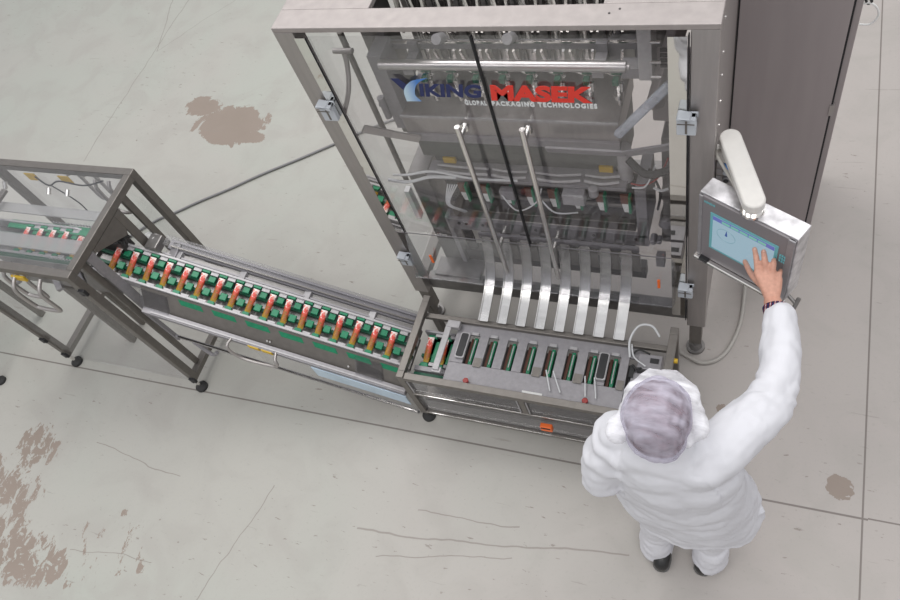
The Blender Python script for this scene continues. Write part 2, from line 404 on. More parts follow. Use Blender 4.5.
# --- doors
def door(x0, x1, hx, seam_left):
    d = MB().box(x0 + (.048 if seam_left is False else 0), x1, YF - .006, YF + .004, .90, 2.13).build('door', 'glass', PM)
    tag(d, 'tinted glass door leaf')
    h = MB(); y = YF - .065
    h.tube([(hx, y, .72), (hx, y, 1.75)], .0115, 14)
    h.cyl((hx, y, 1.69), (hx, YF - .006, 1.69), .011); h.cyl((hx, y, .93), (hx, YF - .006, .93), .011)
    h.cyl((hx, YF - .016, 1.69), (hx, YF - .006, 1.69), .02)
    h.build('door_handle', 'bright', d, smooth=True)
    return d
dl = door(-1.67, -.966, -1.095, False); dr = door(-.962, -.243, -.835, True)
MB().box(-.9675, -.9605, YF - .009, YF + .006, .88, 2.13).build('door_seal', 'seam', dl)
MB().box(-1.668, -1.622, YF - .0085, YF - .006, .90, 2.13).build('polished_edge_strip', 'mirror', dl)
MB().box(-1.622, -1.618, YF - .010, YF - .006, .90, 2.13).build('edge_line', 'seam', dl)
MB().box(-.312, -.252, YF - .0085, YF - .006, .40, 2.13).build('polished_edge_strip', 'mirror', dr)
MB().box(-.250, -.246, YF - .010, YF + .006, .36, 2.135).build('edge_line', 'seam', dr)
MB().box(-1.668, -.252, YF - .0075, YF - .006, .892, .90).build('lower_edge_trim', 'alu', dr)
MB().box(XL - .004, XL, YF + .07, YB - .07, .36, ZT - .03).build('side_window', 'poly', PM)
# hinges
def hinge(x, z, side):
    b = MB(); b.box(x - .033, x + .033, YF - .035, YF - .010, z - .045, z + .045)
    b.prism([(x - .033, z + .045), (x + .033, z + .045), (x + .033, z + .03), (x + .012, z + .05), (x - .028, z + .058)], 'y', YF - .055, YF - .010)
    h = b.build('door_hinge', 'hinge', PM, bevel=.004)
    s = MB(); s.box(x - .0035 , x + .0035, YF - .037, YF - .034, z - .035, z + .035); s.box(x - .028, x + .03, YF - .0565, YF - .0545, z + .030, z + .034)
    s.build('hinge_pin', 'steel_frame', h)
hinge(-1.672, 1.765, 0); hinge(-1.682, .665, 0); hinge(-.25, 1.765, 1); hinge(-.248, .66, 1)
# slanting lower guard of clear plastic over the chute heads
b = MB(); b.bar((-1.62, (1.915 + 1.83) / 2, .75), (-.30, (1.915 + 1.83) / 2, .75), .006, .285, up=(0, .29, .96))
lgd = b.build('lower_guard', 'poly_side', PM)
b = MB(); b.prism([(1.925, .9), (1.925, .50), (1.84, .60)], 'x', -1.625, -1.620); b.prism([(1.925, .9), (1.925, .50), (1.84, .60)], 'x', -.302, -.297)
b.build('guard_cheek', 'poly_side', lgd)
for x in (-1.49, -.36):
    MB().box(x - .006, x + .006, 1.856, 1.862, .735, .80).build('warning_mark', 'orange', lgd)
# --- forming section
b = MB(); b.cyl((-1.483, 2.10, 1.836), (-.488, 2.10, 1.836), .021, 24); b.cyl((-.488, 2.10, 1.836), (-.475, 2.10, 1.836), .009)
b.build('film_roller', 'roller', PM, smooth=True)
MB().box(-1.52, -.44, 2.235, 2.250, 1.795, 1.835).build('former_rail', 'alu', PM, bevel=.002)
MB().box(-1.52, -.44, 2.225, 2.236, 1.833, 1.839).build('former_rail_lip', 'bright', PM)
b = MB()
for x in (-1.38, -.60): b.box(x - .022, x + .022, 2.12, 2.235, 1.76, 1.80); b.box(x - .022, x + .022, 2.215, 2.233, 1.70, 1.84)
b.build('rail_bracket', 'alu', PM, bevel=.001)
LN = [-1.375 + .1145 * i for i in range(8)]
for i, x in enumerate(LN):
    t = MB(); t.cyl((x, 2.33, 1.62), (x, 2.33, 2.30), .024, 20); 
    tb = t.build('forming_tube', 'chute', PM, smooth=True)
    c = MB()
    for s in (-1, 1):
        c.bar((x + s * .030, 2.27, 2.06), (x + s * .046, 2.27, 1.86), .010, .03, up=(0, 1, 0))
        c.bar((x + s * .044, 2.25, 1.78), (x + s * .030, 2.27, 1.66), .010, .022, up=(0, 1, 0))
    c.build('forming_collar', 'bright', tb)
    p = MB(); p.box(x + .040, x + .075, 2.34, 2.42, 1.60, 2.12)
    p.build('lane_divider', 'steel_dark', tb)
    q = MB(); q.box(x + .032, x + .084, 2.262, 2.272, 1.69, 1.775); q.build('lane_guide_plate', 'pale', tb)
LP = [-1.31 + .111 * i for i in range(8)]
for x in LP:
    c = MB(); c.box(x - .020, x + .020, 2.13, 2.17, 1.765, 1.80); c.box(x - .012, x + .012, 2.10, 2.13, 1.74, 1.765)
    f = c.build('guide_fitting', 'green_dark', PM, bevel=.003)
    d = MB(); d.cyl((x, 2.15, 1.60), (x, 2.15, 1.765), .012); d.cyl((x + .02, 2.12, 1.70), (x + .02, 2.12, 1.74), .008); d.bar((x - .045, 2.16, 1.755), (x + .02, 2.15, 1.735), .012, .006)
    d.cyl((x, 2.13, 1.655), (x, 2.13, 1.675), .019)
    d.build('guide_rod', 'chute', f, smooth=True)
for px_ in (-1.225, -.935):
    c = MB(); c.cyl((px_, 2.20, 1.885), (px_, 2.15, 1.92), .021, 24); c.cyl((px_, 2.2, 1.885), (px_, 2.24, 1.85), .008)
    c.build('clamp_knob', 'alu_light', PM, smooth=True)
MB().box(-1.61, -1.50, 2.24, 2.36, 1.28, 2.12).build('cheek_plate', 'steel_dark', PM, bevel=.003)
MB().box(-1.545, -1.48, 2.12, 2.24, 1.44, 1.86).build('cheek_plate', 'alu', PM, bevel=.003)
MB().box(-1.53, -.40, 2.50, 2.53, 1.55, 2.13).build('back_plate', 'steel_dark', PM)
cp = MB().box(-.445, -.395, 2.10, 2.20, 1.77, 2.06).build('end_column', 'alu_light', PM, bevel=.003)
b = MB()
for z in (2.02, 1.95, 1.86, 1.79): b.cyl((-.40, 2.10, z), (-.365, 2.10, z), .007, 10)
b.build('column_bolt', 'bright', cp)
MB().box(-.52, -.43, 2.14, 2.20, 1.74, 1.79).build('end_bracket', 'alu', PM, bevel=.002)
MB().box(-.60, -.47, 2.27, 2.34, 1.66, 1.78).build('end_bracket', 'alu', PM, bevel=.003)
# cross beam
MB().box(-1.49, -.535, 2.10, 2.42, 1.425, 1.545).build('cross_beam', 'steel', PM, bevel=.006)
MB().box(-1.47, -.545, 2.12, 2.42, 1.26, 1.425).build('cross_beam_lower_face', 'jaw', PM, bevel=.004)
MB().box(-1.49, -.535, 2.094, 2.102, 1.535, 1.549).build('painted_beam_highlight', 'alu_light', PM, bevel=.001)  # pale strip added to paint a highlight along the beam's top front edge
MB().box(-1.49, -.535, 2.085, 2.10, 1.40, 1.44).build('beam_lip', 'alu', PM, bevel=.001)
# linkage bars bent towards the hinges
b = MB(); b.bar((-1.60, 1.965, 1.60), (-1.52, 2.03, 1.50), .012, .035); b.bar((-1.52, 2.03, 1.50), (-1.42, 2.07, 1.43), .012, .035); b.build('door_stay', 'steel', PM, bevel=.001)
b = MB(); b.bar((-.27, 1.955, 1.60), (-.50, 2.02, 1.46), .010, .04, up=(0, -.3, 1)); b.bar((-.50, 2.02, 1.46), (-.83, 2.04, 1.44), .010, .04, up=(0, -.3, 1)); b.build('door_stay', 'alu', PM, bevel=.001)
b = MB(); b.tube([(-1.70, 2.00, 1.63), (-1.66, 2.06, 1.72), (-1.655, 2.12, 1.80), (-1.655, 2.14, 1.86)], .011, 10, 4); b.cyl((-1.70, 2.14, 1.87), (-1.61, 2.14, 1.87), .012); b.build('stay_arm', 'steel', PM, smooth=True)
MB().tube([(-1.69, 2.22, 1.90), (-1.70, 2.22, .92)], .014, 12).build('guide_bar', 'steel_frame', PM, smooth=True)
MB().box(-1.735, -1.705, 2.20, 2.24, .62, .86).build('guide_bar_sleeve', 'white', PM, bevel=.002)
b = MB(); b.cyl((-1.60, 2.15, 1.56), (-1.49, 2.15, 1.56), .014); b.cyl((-1.57, 2.13, 1.50), (-1.57, 2.13, 1.62), .016); b.build('pivot_fitting', 'alu', PM, smooth=True)
# sealing housing with cable tray
MB().box(-1.44, -.555, 2.16, 2.45, 1.10, 1.26).build('sealing_housing', 'jaw', PM, bevel=.004)
tr = MB(); tr.box(-1.46, -.52, 2.06, 2.16, 1.165, 1.185)
tr = tr.build('cable_tray', 'alu', PM, bevel=.002)
b = MB()
for x0, x1, z0, z1 in ((-1.40, -1.15, 1.215, 1.205), (-1.13, -.97, 1.205, 1.20), (-.93, -.72, 1.20, 1.205), (-.70, -.55, 1.205, 1.21)):
    b.tube([(x0, 2.075, z0), ((x0 + x1) / 2, 2.06, z0 + .004), (x1, 2.075, z1)], .007, 8, 4); b.tube([(x0, 2.10, z0 + .01), ((x0 + x1) / 2, 2.09, z0 + .012), (x1, 2.10, z1 + .01)], .006, 8, 4)
b.build('cable_sleeve', 'alu_light', tr, smooth=True)
for x in (-1.36, -.62):
    MB().box(x - .03, x + .03, 2.14, 2.158, 1.19, 1.225).build('caution_tag', 'yellow', tr)
b = MB(); b.cyl((-.535, 2.14, 1.16), (-.535, 2.14, 1.36), .032, 20); b.build('end_cylinder', 'alu_light', PM, smooth=True)
b = MB()
b.tube([(-1.62, 2.04, 1.20), (-1.52, 2.02, 1.235), (-1.40, 2.04, 1.245), (-1.22, 2.05, 1.20), (-1.0, 2.05, 1.205)], .006, 8, 6)
b.tube([(-1.66, 2.04, 1.16), (-1.54, 2.02, 1.18), (-1.42, 2.03, 1.215), (-1.3, 2.05, 1.20)], .008, 8, 6)
b.build('air_hose', 'hose', PM, smooth=True)
b = MB()
for k in range(5): b.tube([(-1.37 + .012 * k, 2.07, 1.12), (-1.39 + .004 * k, 2.03, 1.02), (-1.36 + .01 * k, 2.06, .93), (-1.36, 2.10, .86)], .0035, 6, 6)
b.tube([(-1.10, 2.04, 1.13), (-1.02, 2.0, 1.05), (-.93, 2.03, 1.08), (-.9, 2.06, 1.15)], .004, 6, 8); b.tube([(-.92, 2.04, 1.13), (-.84, 2.0, 1.06), (-.74, 2.03, 1.03)], .004, 6, 8)
b.build('sensor_wiring', 'hose', PM, smooth=True)
b = MB(); b.box(-.80, -.70, 2.02, 2.07, 1.09, 1.16); b.cyl((-.66, 2.05, 1.14), (-.66, 2.05, 1.19), .022); b.build('valve_block', 'alu_light', PM, bevel=.006)
MB().box(-1.10, -1.03, 2.03, 2.07, 1.08, 1.14).build('valve_block', 'alu', PM, bevel=.006)
# jaw section below the pouches
MB().box(-1.45, -.50, 2.18, 2.22, .84, 1.10).build('jaw_back_plate', 'dark_gap', PM)
MB().cyl((-1.36, 2.14, .965), (-.49, 2.14, .965), .012).build('jaw_bar', 'steel_frame', PM, smooth=True)
MB().box(-1.42, -.50, 2.10, 2.20, .82, .88).build('jaw_bar', 'steel_frame', PM, bevel=.004)
jp = MB().box(-1.46, -.44, 2.08, 2.10, .735, .82).build('jaw_front_plate', 'alu', PM, bevel=.002)
b = MB()
for x in (-1.40, -1.36, -1.27, -.99, -.70, -.50): b.cyl((x, 2.075, .79), (x, 2.08, .79), .008, 12)
b.build('plate_screw', 'dark_gap', jp)
b = MB(); b.box(-.49, -.44, 2.08, 2.30, .80, 1.15); b.build('jaw_side_plate', 'alu', PM, bevel=.003)
b = MB()
for i in range(9):
    x = -1.40 + .107 * i; b.box(x - .026, x + .026, 2.12, 2.15, .42, .735)
b.box(-1.45, -.47, 2.11, 2.16, .40, .50)
b.build('lower_grille', 'dark_gap', PM, bevel=.001)
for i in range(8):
    x = -1.3465 + .107 * i; MB().box(x - .022, x + .022, 2.122, 2.130, .56, .735).build('painted_lit_floor', 'pale', PM)  # added plates; their pale colour stands in for lit floor between the bars
# lower left plates
MB().box(-1.60, -1.50, 2.12, 2.42, .35, 1.12).build('drive_housing', 'steel_dark', PM, bevel=.004)
MB().box(-1.485, -1.46, 2.10, 2.16, .35, .80).build('support_bar', 'alu_light', PM)
MB().box(-1.63, -1.36, 2.00, 2.12, .35, .385).build('base_bracket', 'steel_dark', PM, bevel=.003)
# right-hand clutter: motors, cables
b = MB(); b.box(-.40, -.27, 2.25, 2.50, .60, 1.30); b.cyl((-.345, 2.16, 1.02), (-.345, 2.30, 1.02), .05); b.box(-.39, -.33, 2.14, 2.22, .70, .92)
b.build('drive_motor', 'steel_dark', PM, bevel=.006)
b = MB(); b.cyl((-.37, 2.12, .86), (-.37, 2.2, .86), .03); b.box(-.40, -.36, 2.02, 2.06, .66, .74); b.cyl((-.42, 2.07, .78), (-.42, 2.12, .78), .016); b.cyl((-.39, 2.06, .80), (-.39, 2.1, .80), .012)
b.build('valve_cluster', 'alu', PM, bevel=.003, smooth=True)
b = MB(); b.box(-.44, -.30, 2.30, 2.45, 1.35, 1.62); b.bar((-.42, 2.24, 1.50), (-.30, 2.35, 1.98), .05, .06); b.build('gear_housing', 'cabinet', PM, bevel=.008)
b = MB()
for k in range(4): b.box(-.385, -.33, 2.20, 2.21, 1.74 + k * .025, 1.752 + k * .025)
b.build('vent_louvre', 'dark_gap', PM)
b = MB(); b.tube([(-.50, 2.06, 1.38), (-.42, 2.02, 1.34), (-.33, 2.04, 1.36), (-.22, 2.1, 1.42)], .016, 10, 6); b.tube([(-.42, 2.08, 1.30), (-.38, 2.08, 1.16), (-.40, 2.12, .98)], .006, 8, 6)
b.build('cable_loom', 'rubber', PM, smooth=True)
b = MB(); b.tube([(-.50, 2.08, 1.20), (-.44, 2.06, 1.22), (-.38, 2.06, 1.28), (-.34, 2.06, 1.40)], .004, 6, 5); b.build('red_wire', 'red', PM, smooth=True)
b = MB(); b.tube([(-.49, 2.05, 1.21), (-.43, 2.04, 1.24), (-.39, 2.05, 1.36)], .004, 6, 5); b.tube([(-.40, 2.05, 1.22), (-.37, 2.04, 1.215), (-.34, 2.05, 1.22)], .006, 6, 5); b.build('pale_wire', 'hose', PM, smooth=True)
b = MB(); b.bar((-.530, 2.04, 1.54), (-.325, 2.04, 1.815), .036, .03, up=(0, 1, 0)); b.build('film_duct', 'film', PM, bevel=.010)
# --- chutes: eight curved steel slides
def strip(x, w, prof, th=.003, flange=.014):
    m = MB(); P = [Vector((x, y, z)) for y, z in prof]; P = catmull(P, 5)
    R_ = []
    for i, p in enumerate(P):
        d = (P[min(i + 1, len(P) - 1)] - P[max(i - 1, 0)]).normalized(); n = Vector((1, 0, 0)).cross(d).normalized()
        if n.y > 0: n = -n
        h = w / 2; R_.append([p + Vector((sx * q, 0, 0)) + n * u for sx, q, u in ((-1, h, flange), (-1, h - th, flange), (-1, h - th, th), (1, h - th, th), (1, h - th, flange), (1, h, flange), (1, h, 0), (-1, h, 0))])
    m.rings(R_); return m
PROF = [(1.985, .83), (1.965, .76), (1.935, .68), (1.885, .605), (1.80, .560), (1.672, .522)]
for i in range(8):
    x = -1.213 + .0985 * i
    ch = strip(x, .052, PROF).build('chute', 'chute', PM, smooth=50)
    tag(ch, 'curved steel slide')
    MB().box(x + .028, x + .066, 1.955, 1.965, .70, .84).build('chute_side_plate', 'steel_frame', ch)
MB().box(-1.26, -.47, 1.992, 2.005, .80, .84).build('chute_hanger', 'alu', PM)
MB().box(-1.26, -.46, 1.86, 1.885, .555, .585).build('chute_tie_bar', 'dark_gap', PM)
# --- company name on the glass
SX = (1, 0, 0); SZ = (0, 0, 1); yl = YF - .0075
lg_ = MB(); lg_.prism([(-1.333, 1.938), (-1.300, 1.938), (-1.268, 1.900), (-1.288, 1.866)], 'y', yl - .0015, yl)
lg_.build('letter_v', 'navy', dl)
SW = catmull([Vector(p) for p in ((-1.180, 1.944, 0), (-1.249, 1.928, 0), (-1.295, 1.882, 0), (-1.302, 1.823, 0))], 5) + catmull([Vector(p) for p in ((-1.238, 1.825, 0), (-1.255, 1.855, 0), (-1.242, 1.897, 0), (-1.218, 1.924, 0), (-1.180, 1.944, 0))], 5)[:-1]
MB().prism([(p.x, p.y) for p in SW], 'y', yl - .003, yl - .0015).build('swoosh', 'swoosh', dl)
text_mesh('lettering_viking', 'IKING', .085, 'navy', dl, (-1.236, yl, 1.852), SX, SZ, .001, .0032, .18, .258)
text_mesh('lettering_masek', 'MASEK', .098, 'logored', dr, (-.950, yl, 1.842), SX, SZ, .001, .0048, .1, .378)
bk = MB(); bk.box(-1.062, -.974, yl - .0002, yl, 1.808, 1.832); bk.build('lettering_backing', 'bezel', dl)
text_mesh('lettering_tagline', 'GLOBAL', .030, 'letterwhite', dl, (-1.060, yl - .001, 1.813), SX, SZ, .0006, .0016, 0, .088, 1.3)
text_mesh('lettering_tagline', 'PACKAGING TECHNOLOGIES', .030, 'letterwhite', dr, (-.952, yl - .001, 1.813), SX, SZ, .0006, .0016, 0, .395, 1.3)
# --- push buttons on the right side of the front post
bb = MB().box(-.153, -.085, 2.00, 2.06, 1.20, 1.52).build('button_box', 'steel', PM, bevel=.003)
b = MB().cyl((-.113, 1.985, 1.452), (-.113, 2.0, 1.452), .013, 20).build('blue_push_button', 'blue', bb, smooth=True)
b = MB(); b.cyl((-.113, 1.99, 1.41), (-.113, 2.0, 1.41), .014, 20); b.build('push_button', 'hinge', bb, smooth=True)
b = MB(); b.cyl((-.113, 1.985, 1.372), (-.113, 2.0, 1.372), .015, 20); b.build('key_switch', 'alu', bb, smooth=True)
b = MB(); b.cyl((-.113, 1.983, 1.372), (-.113, 1.986, 1.372), .010, 20); b.build('key_switch_core', 'black', bb)
for z in (1.452, 1.412, 1.372): MB().box(-.150, -.132, 1.997, 2.0, z - .012, z + .012).build('button_label', 'alu_light', bb)

# pouches hanging in the sealing jaws
PGRP = 'small pouches hanging in the sealing jaws'
ordn = ['first', 'second', 'third', 'fourth', 'fifth', 'sixth', 'seventh', 'eighth', 'ninth', 'tenth', 'eleventh', 'twelfth', 'thirteenth', 'fourteenth', 'fifteenth', 'sixteenth', 'seventeenth', 'eighteenth', 'nineteenth']
for i in range(8):
    x = LP[i] + .002
    t = thing('pouch', (x, 2.11, .985), 'white and green pouch behind the glass doors, %s of eight from the left' % ordn[i], 'pouch', PGRP)
    MB().prism([(x - .020, 1.04), (x + .010, 1.04), (x + .012, .985), (x - .012, .985)], 'y', 2.085, 2.10).build('white_panel', 'white', t, bevel=.002)
    MB().box(x + .010, x + .022, 2.08, 2.11, .98, 1.10).build('green_edge', 'green', t, bevel=.002)
    MB().prism([(x - .026, 1.10), (x + .010, 1.10), (x + .010, 1.04), (x - .024, 1.04)], 'y', 2.09, 2.10).build('brown_panel', simple('brown_print', (.16, .07, .05), .5) if i == 0 else bpy.data.materials['brown_print'], t)

# ------------------------------------------------------------------ electrical cabinet
CB = thing('electrical_cabinet', (.07, 2.95, 0), 'tall grey steel electrical cabinet behind the operator screen', 'cabinet')
MB().box(-.150, .290, 2.652, 3.20, .10, 2.0).build('body', 'cabinet', CB, bevel=.004)
MB().box(-.13, .27, 2.68, 3.17, 0, .10).build('plinth', 'steel_dark', CB)
cd = MB().box(-.147, .256, 2.636, 2.650, .12, 1.98).build('door', 'cabinet', CB, bevel=.002)
MB().box(.256, .264, 2.640, 2.652, .12, 1.98).build('door_gap', 'seam', CB)
MB().box(-.153, -.147, 2.640, 2.652, .10, 1.98).build('door_gap', 'seam', CB)
b = MB()
for z in (1.10, 1.9): b.box(.252, .272, 2.630, 2.652, z - .03, z + .03)
b.build('cabinet_hinge', 'steel', cd)
t = tag(MB().tube([(.292, 2.655, 1.64), (.310, 2.65, 1.648), (.335, 2.65, 1.63), (.350, 2.65, 1.59), (.330, 2.65, 1.55), (.292, 2.655, 1.545)], .004, 8, 6).build('cable_tie', 'white', None, smooth=True, loc=(.32, 2.65, 1.6)),
    'white plastic cable tie looped on the edge of the grey cabinet', 'cable tie')
MB().tube([(.295, 2.652, 1.66), (.305, 2.645, 1.67), (.316, 2.65, 1.655), (.306, 2.655, 1.64)], .005, 8, 4, closed=True).build('grommet', 'black', t, smooth=True)

# ------------------------------------------------------------------ operator panel on its swing arm
HA, HB = Vector((-.189, 1.782, 0)), Vector((.149, 1.602, 0)); hx = (HB - HA).normalized(); hn = Vector((-hx.y, hx.x, 0))   # hn points away from operator
HM = Matrix(((hx.x, hn.x, 0, HA.x), (hx.y, hn.y, 0, HA.y), (0, 0, 1, 0), (0, 0, 0, 1)))   # local: x along face, y into box, z up
W = (HB - HA).length
OP = thing('operator_panel', (.0, 1.72, 1.17), 'grey touch screen operator terminal hanging from an ivory swing arm', 'control panel')
MB(HM).box(0, W, .006, .082, 1.168, 1.55).build('housing', 'panel_top', OP, bevel=.003)
fr = MB(HM); fr.box(.004, W - .004, -.004, .006, 1.172, 1.545); fr = fr.build('bezel', 'bezel', OP, bevel=.003)
MB(HM).box(.004, .020, -.007, .006, 1.172, 1.545).build('bezel_edge', 'alu', fr, bevel=.002)
MB(HM).box(W - .030, W - .004, -.007, .006, 1.172, 1.545).build('bezel_edge', 'alu', fr, bevel=.002)
sr = MB(HM).box(.055, .325, -.006, -.003, 1.258, 1.478).build('screen_rim', 'scr_rim', fr)
sc = MB(HM).box(.067, .313, -.0075, -.005, 1.270, 1.466).build('screen', 'scr', fr)
MB(HM).box(.067, .313, -.0085, -.007, 1.446, 1.466).build('title_bar', 'scr_b', sc)
b = MB(HM)
for k in range(5): b.box(.105 + k * .036, .137 + k * .036, -.009, -.0075, 1.449, 1.462)
b.build('tabs', 'scr_g', sc)
b = MB(HM); b.tube([(.125 + .038 * math.cos(a * pi / 12), -.008, 1.385 + .034 * math.sin(a * pi / 12)) for a in range(24)], .0018, 6, closed=True); b.build('dial', 'scr_l', sc)
b = MB(HM); b.prism([(.120, 1.385), (.130, 1.385), (.126, 1.418)], 'y', -.009, -.0075); b.build('dial_needle', 'scr_n', sc)
b = MB(HM)
for r_ in range(3):
    for q in range(3): b.box(.333 + q * .0085, .339 + q * .0085, -.0075, -.003, 1.40 + r_ * .016, 1.408 + r_ * .016)
b.build('side_keys', 'scr_rim', fr)
text_mesh('lettering_maker', 'SIEMENS', .014, 'scr_rim', fr, HA + hx * .026 + Vector((0, 0, 1.516)) - hn * .0045, hx, (0, 0, 1), .0004, .0004, 0, .045)
MB(HM).box(-.004, W + .002, -.022, .004, 1.153, 1.170).build('lower_ledge', 'bright', OP, bevel=.004)
MB(HM).box(.022, .060, -.024, -.002, 1.166, 1.178).build('ledge_clip', 'black', OP, bevel=.002)
b = MB(HM); b.cyl((W - .01, .03, 1.165), (W + .035, .02, 1.15), .007); b.cyl((W + .035, .005, 1.13), (W + .035, .035, 1.17), .008); b.build('side_lever', 'steel_dark', OP, smooth=True)
# swing arm: rounded bar, pivot pipe
A0, A1 = Vector((-.109, 1.990, 0)), Vector((-.003, 1.716, 0)); ad = (A1 - A0).normalized(); an = Vector((-ad.y, ad.x, 0)); RR = .038
poly = [A1 + an * RR * math.cos(t * pi / 12) + ad * RR * math.sin(t * pi / 12) for t in range(13)] + [A0 - an * RR * math.cos(t * pi / 12) - ad * RR * math.sin(t * pi / 12) for t in range(13)]
MB().prism([(p.x, p.y) for p in poly], 'z', 1.578, 1.618).build('swing_arm', 'arm', OP, bevel=.006, smooth=True)
b = MB(); b.cyl((A1.x, A1.y, 1.55), (A1.x, A1.y, 1.58), .034, 28); b.cyl((A1.x, A1.y, 1.55), (A1.x, A1.y, 1.562), .042, 28); b.build('swivel', 'bright', OP, smooth=True)
b = MB(); b.cyl((A0.x, A0.y, 1.50), (A0.x, A0.y, 1.58), .028); b.box(-.154, A0.x, A0.y - .02, A0.y + .02, 1.51, 1.55); b.build('wall_bracket', 'arm', OP, smooth=True)
b = MB(); b.tube([A1 + Vector((-.035, .02, 1.55)), A1 + Vector((-.045, .05, 1.565)), A0 + Vector((-.036, -.05, 1.565)), A0 + Vector((-.03, -.01, 1.55))], .006, 8, 5); b.build('arm_cable', 'cable_light', OP, smooth=True)

# ------------------------------------------------------------------ guard cage on the left
CG = thing('guard_cage', (-3.6, 1.545, 0), 'boxy steel-framed clear guard enclosure at the left edge over the conveyor head', 'machine guard')
cx0, cx1, cy0, cy1, cz0, cz1 = -4.165, -3.07, 1.20, 1.895, .09, 1.29
T_ = .045
for x in (cx0, cx1 - T_):
    for y in (cy0, cy1 - T_):
        MB().box(x, x + T_, y, y + T_, cz0, cz1 - T_).build('corner_post', 'steel_frame', CG, bevel=.003)
        ft = MB(); xx, yy = x + T_ / 2 + .01, y + T_ / 2 - .02
        ft.cyl((xx, yy, .03), (xx, yy, cz0), .010); ft = ft.build('foot_spindle', 'bright', CG, smooth=True)
        b = MB(); b.cyl((xx, yy, 0), (xx, yy, .018), .038, 24); b.cyl((xx, yy, .018), (xx, yy, .036), .034, 24, .016); b.build('rubber_foot', 'rubber', ft, smooth=True)
for y in (cy0, cy1 - T_):
    MB().box(cx0, cx1, y, y + T_, cz1 - T_, cz1).build('top_rail', 'steel_frame', CG, bevel=.003)
for x in (cx0, cx1 - T_):
    MB().box(x, x + T_, cy0 + T_, cy1 - T_, cz1 - T_, cz1).build('top_rail', 'steel_frame', CG, bevel=.003)
    MB().box(x, x + T_, cy0 + T_, cy1 - T_, cz0, cz0 + .04).build('bottom_rail', 'steel_frame', CG, bevel=.003)
MB().box(cx0 + T_, cx1 - T_, cy1 - T_, cy1, cz0, cz0 + .04).build('bottom_rail', 'steel_frame', CG, bevel=.003)
MB().box(cx0 + .01, cx1 - .01, cy0 + .01, cy1 - .01, cz1 - .004, cz1 + .002).build('top_window', 'poly', CG)
MB().box(cx0 + .02, cx1 - .005, cy0 + .004, cy0 + .008, cz0 - .01, cz1 - T_ - .01).build('front_window', 'poly', CG)
MB().box(cx0 + T_, cx1 - T_, cy1 - .012, cy1 - .008, cz0 + .04, cz1 - T_).build('rear_window', 'poly', CG)
MB().box(cx1 - T_, cx1 - T_ + .02, 1.725, 1.765, cz0 + .04, cz1 - T_).build('side_post', 'steel_frame', CG, bevel=.002)
MB().box(cx1 - T_, cx1 - T_ + .02, 1.30, 1.335, cz0 + .04, cz1 - T_).build('side_post', 'steel_frame', CG, bevel=.002)
MB().box(cx1 - .012, cx1 - .004, 1.335, 1.39, .62, 1.24).build('side_plate', 'alu', CG)
b = MB(); b.box(cx1 - .016, cx1 - .002, 1.615, 1.665, .78, 1.235); b.prism([(1.60, 1.10), (1.665, 1.24), (1.60, 1.24), (1.40, 1.24), (1.40, 1.215)], 'x', cx1 - .016, cx1 - .004)
b.build('side_plate', 'steel_frame', CG, bevel=.002)
# black clips along the front edge
for x, z in ((cx1 - .005, 1.16), (cx1 - .005, .12), (cx0 + .03, .12), (cx0 + .03, .33)):
    b = MB(); b.box(x - .02, x + .02, cy0 - .014, cy0 + .004, z - .022, z + .022); b.cyl((x, cy0 - .018, z - .012), (x, cy0 - .014, z - .012), .007, 10)
    b.build('window_clip', 'black', CG, bevel=.002)
# bail handles, front and rear
def bail(x0, x1, y, z0, z1, ys, name='handle'):
    m = MB(); m.tube([(x0, y, z1), (x0, y + ys * .6, z1 - .02), (x0, y + ys, z1 - .06), (x0, y + ys, z0 + .03), (x0 + .03 * (1 if x1 > x0 else -1), y + ys, z0), (x1 - .03 * (1 if x1 > x0 else -1), y + ys, z0), (x1, y + ys, z0 + .03), (x1, y + ys, z1 - .06), (x1, y + ys * .6, z1 - .02), (x1, y, z1)], .0105, 10, 4)
    return m.build(name, 'steel', CG, smooth=True)
bail(-3.48, -3.30, cy0 - .002, 1.02, 1.235, -.065); bail(-3.62, -3.46, cy0 + .055, 1.0, 1.22, -.05)
bail(-3.50, -3.62, cy1 - .01, .92, 1.20, .05); bail(-3.30, -3.40, cy1 - .03, .95, 1.2, -.03)
for x in (-3.86, -3.60): MB().box(x - .04, x + .04, cy1 - .052, cy1 - .045, 1.175, 1.235).build('yellow_hinge', 'yellow', CG, bevel=.003)
MB().box(-3.50, -3.41, cy0 - .014, cy0 - .001, 1.205, 1.243).build('yellow_hinge', 'yellow', CG, bevel=.003)
b = MB(); b.tube([(-3.80, 1.83, 1.23), (-3.70, 1.80, 1.20), (-3.62, 1.82, 1.22), (-3.45, 1.82, 1.20), (-3.3, 1.84, 1.23)], .005, 8, 6); b.tube([(-3.68, 1.80, 1.20), (-3.60, 1.80, 1.05), (-3.62, 1.80, .90)], .004, 8, 5)
b.build('switch_cable', 'black', CG, smooth=True)
b = MB()
for x in (-3.70, -3.56): b.cyl((x, 1.79, 1.19), (x, 1.76, 1.17), .012)
b.cyl((-4.05, 1.80, 1.20), (-4.05, 1.77, 1.17), .013)
b.build('latch_bolt', 'bright', CG, smooth=True)

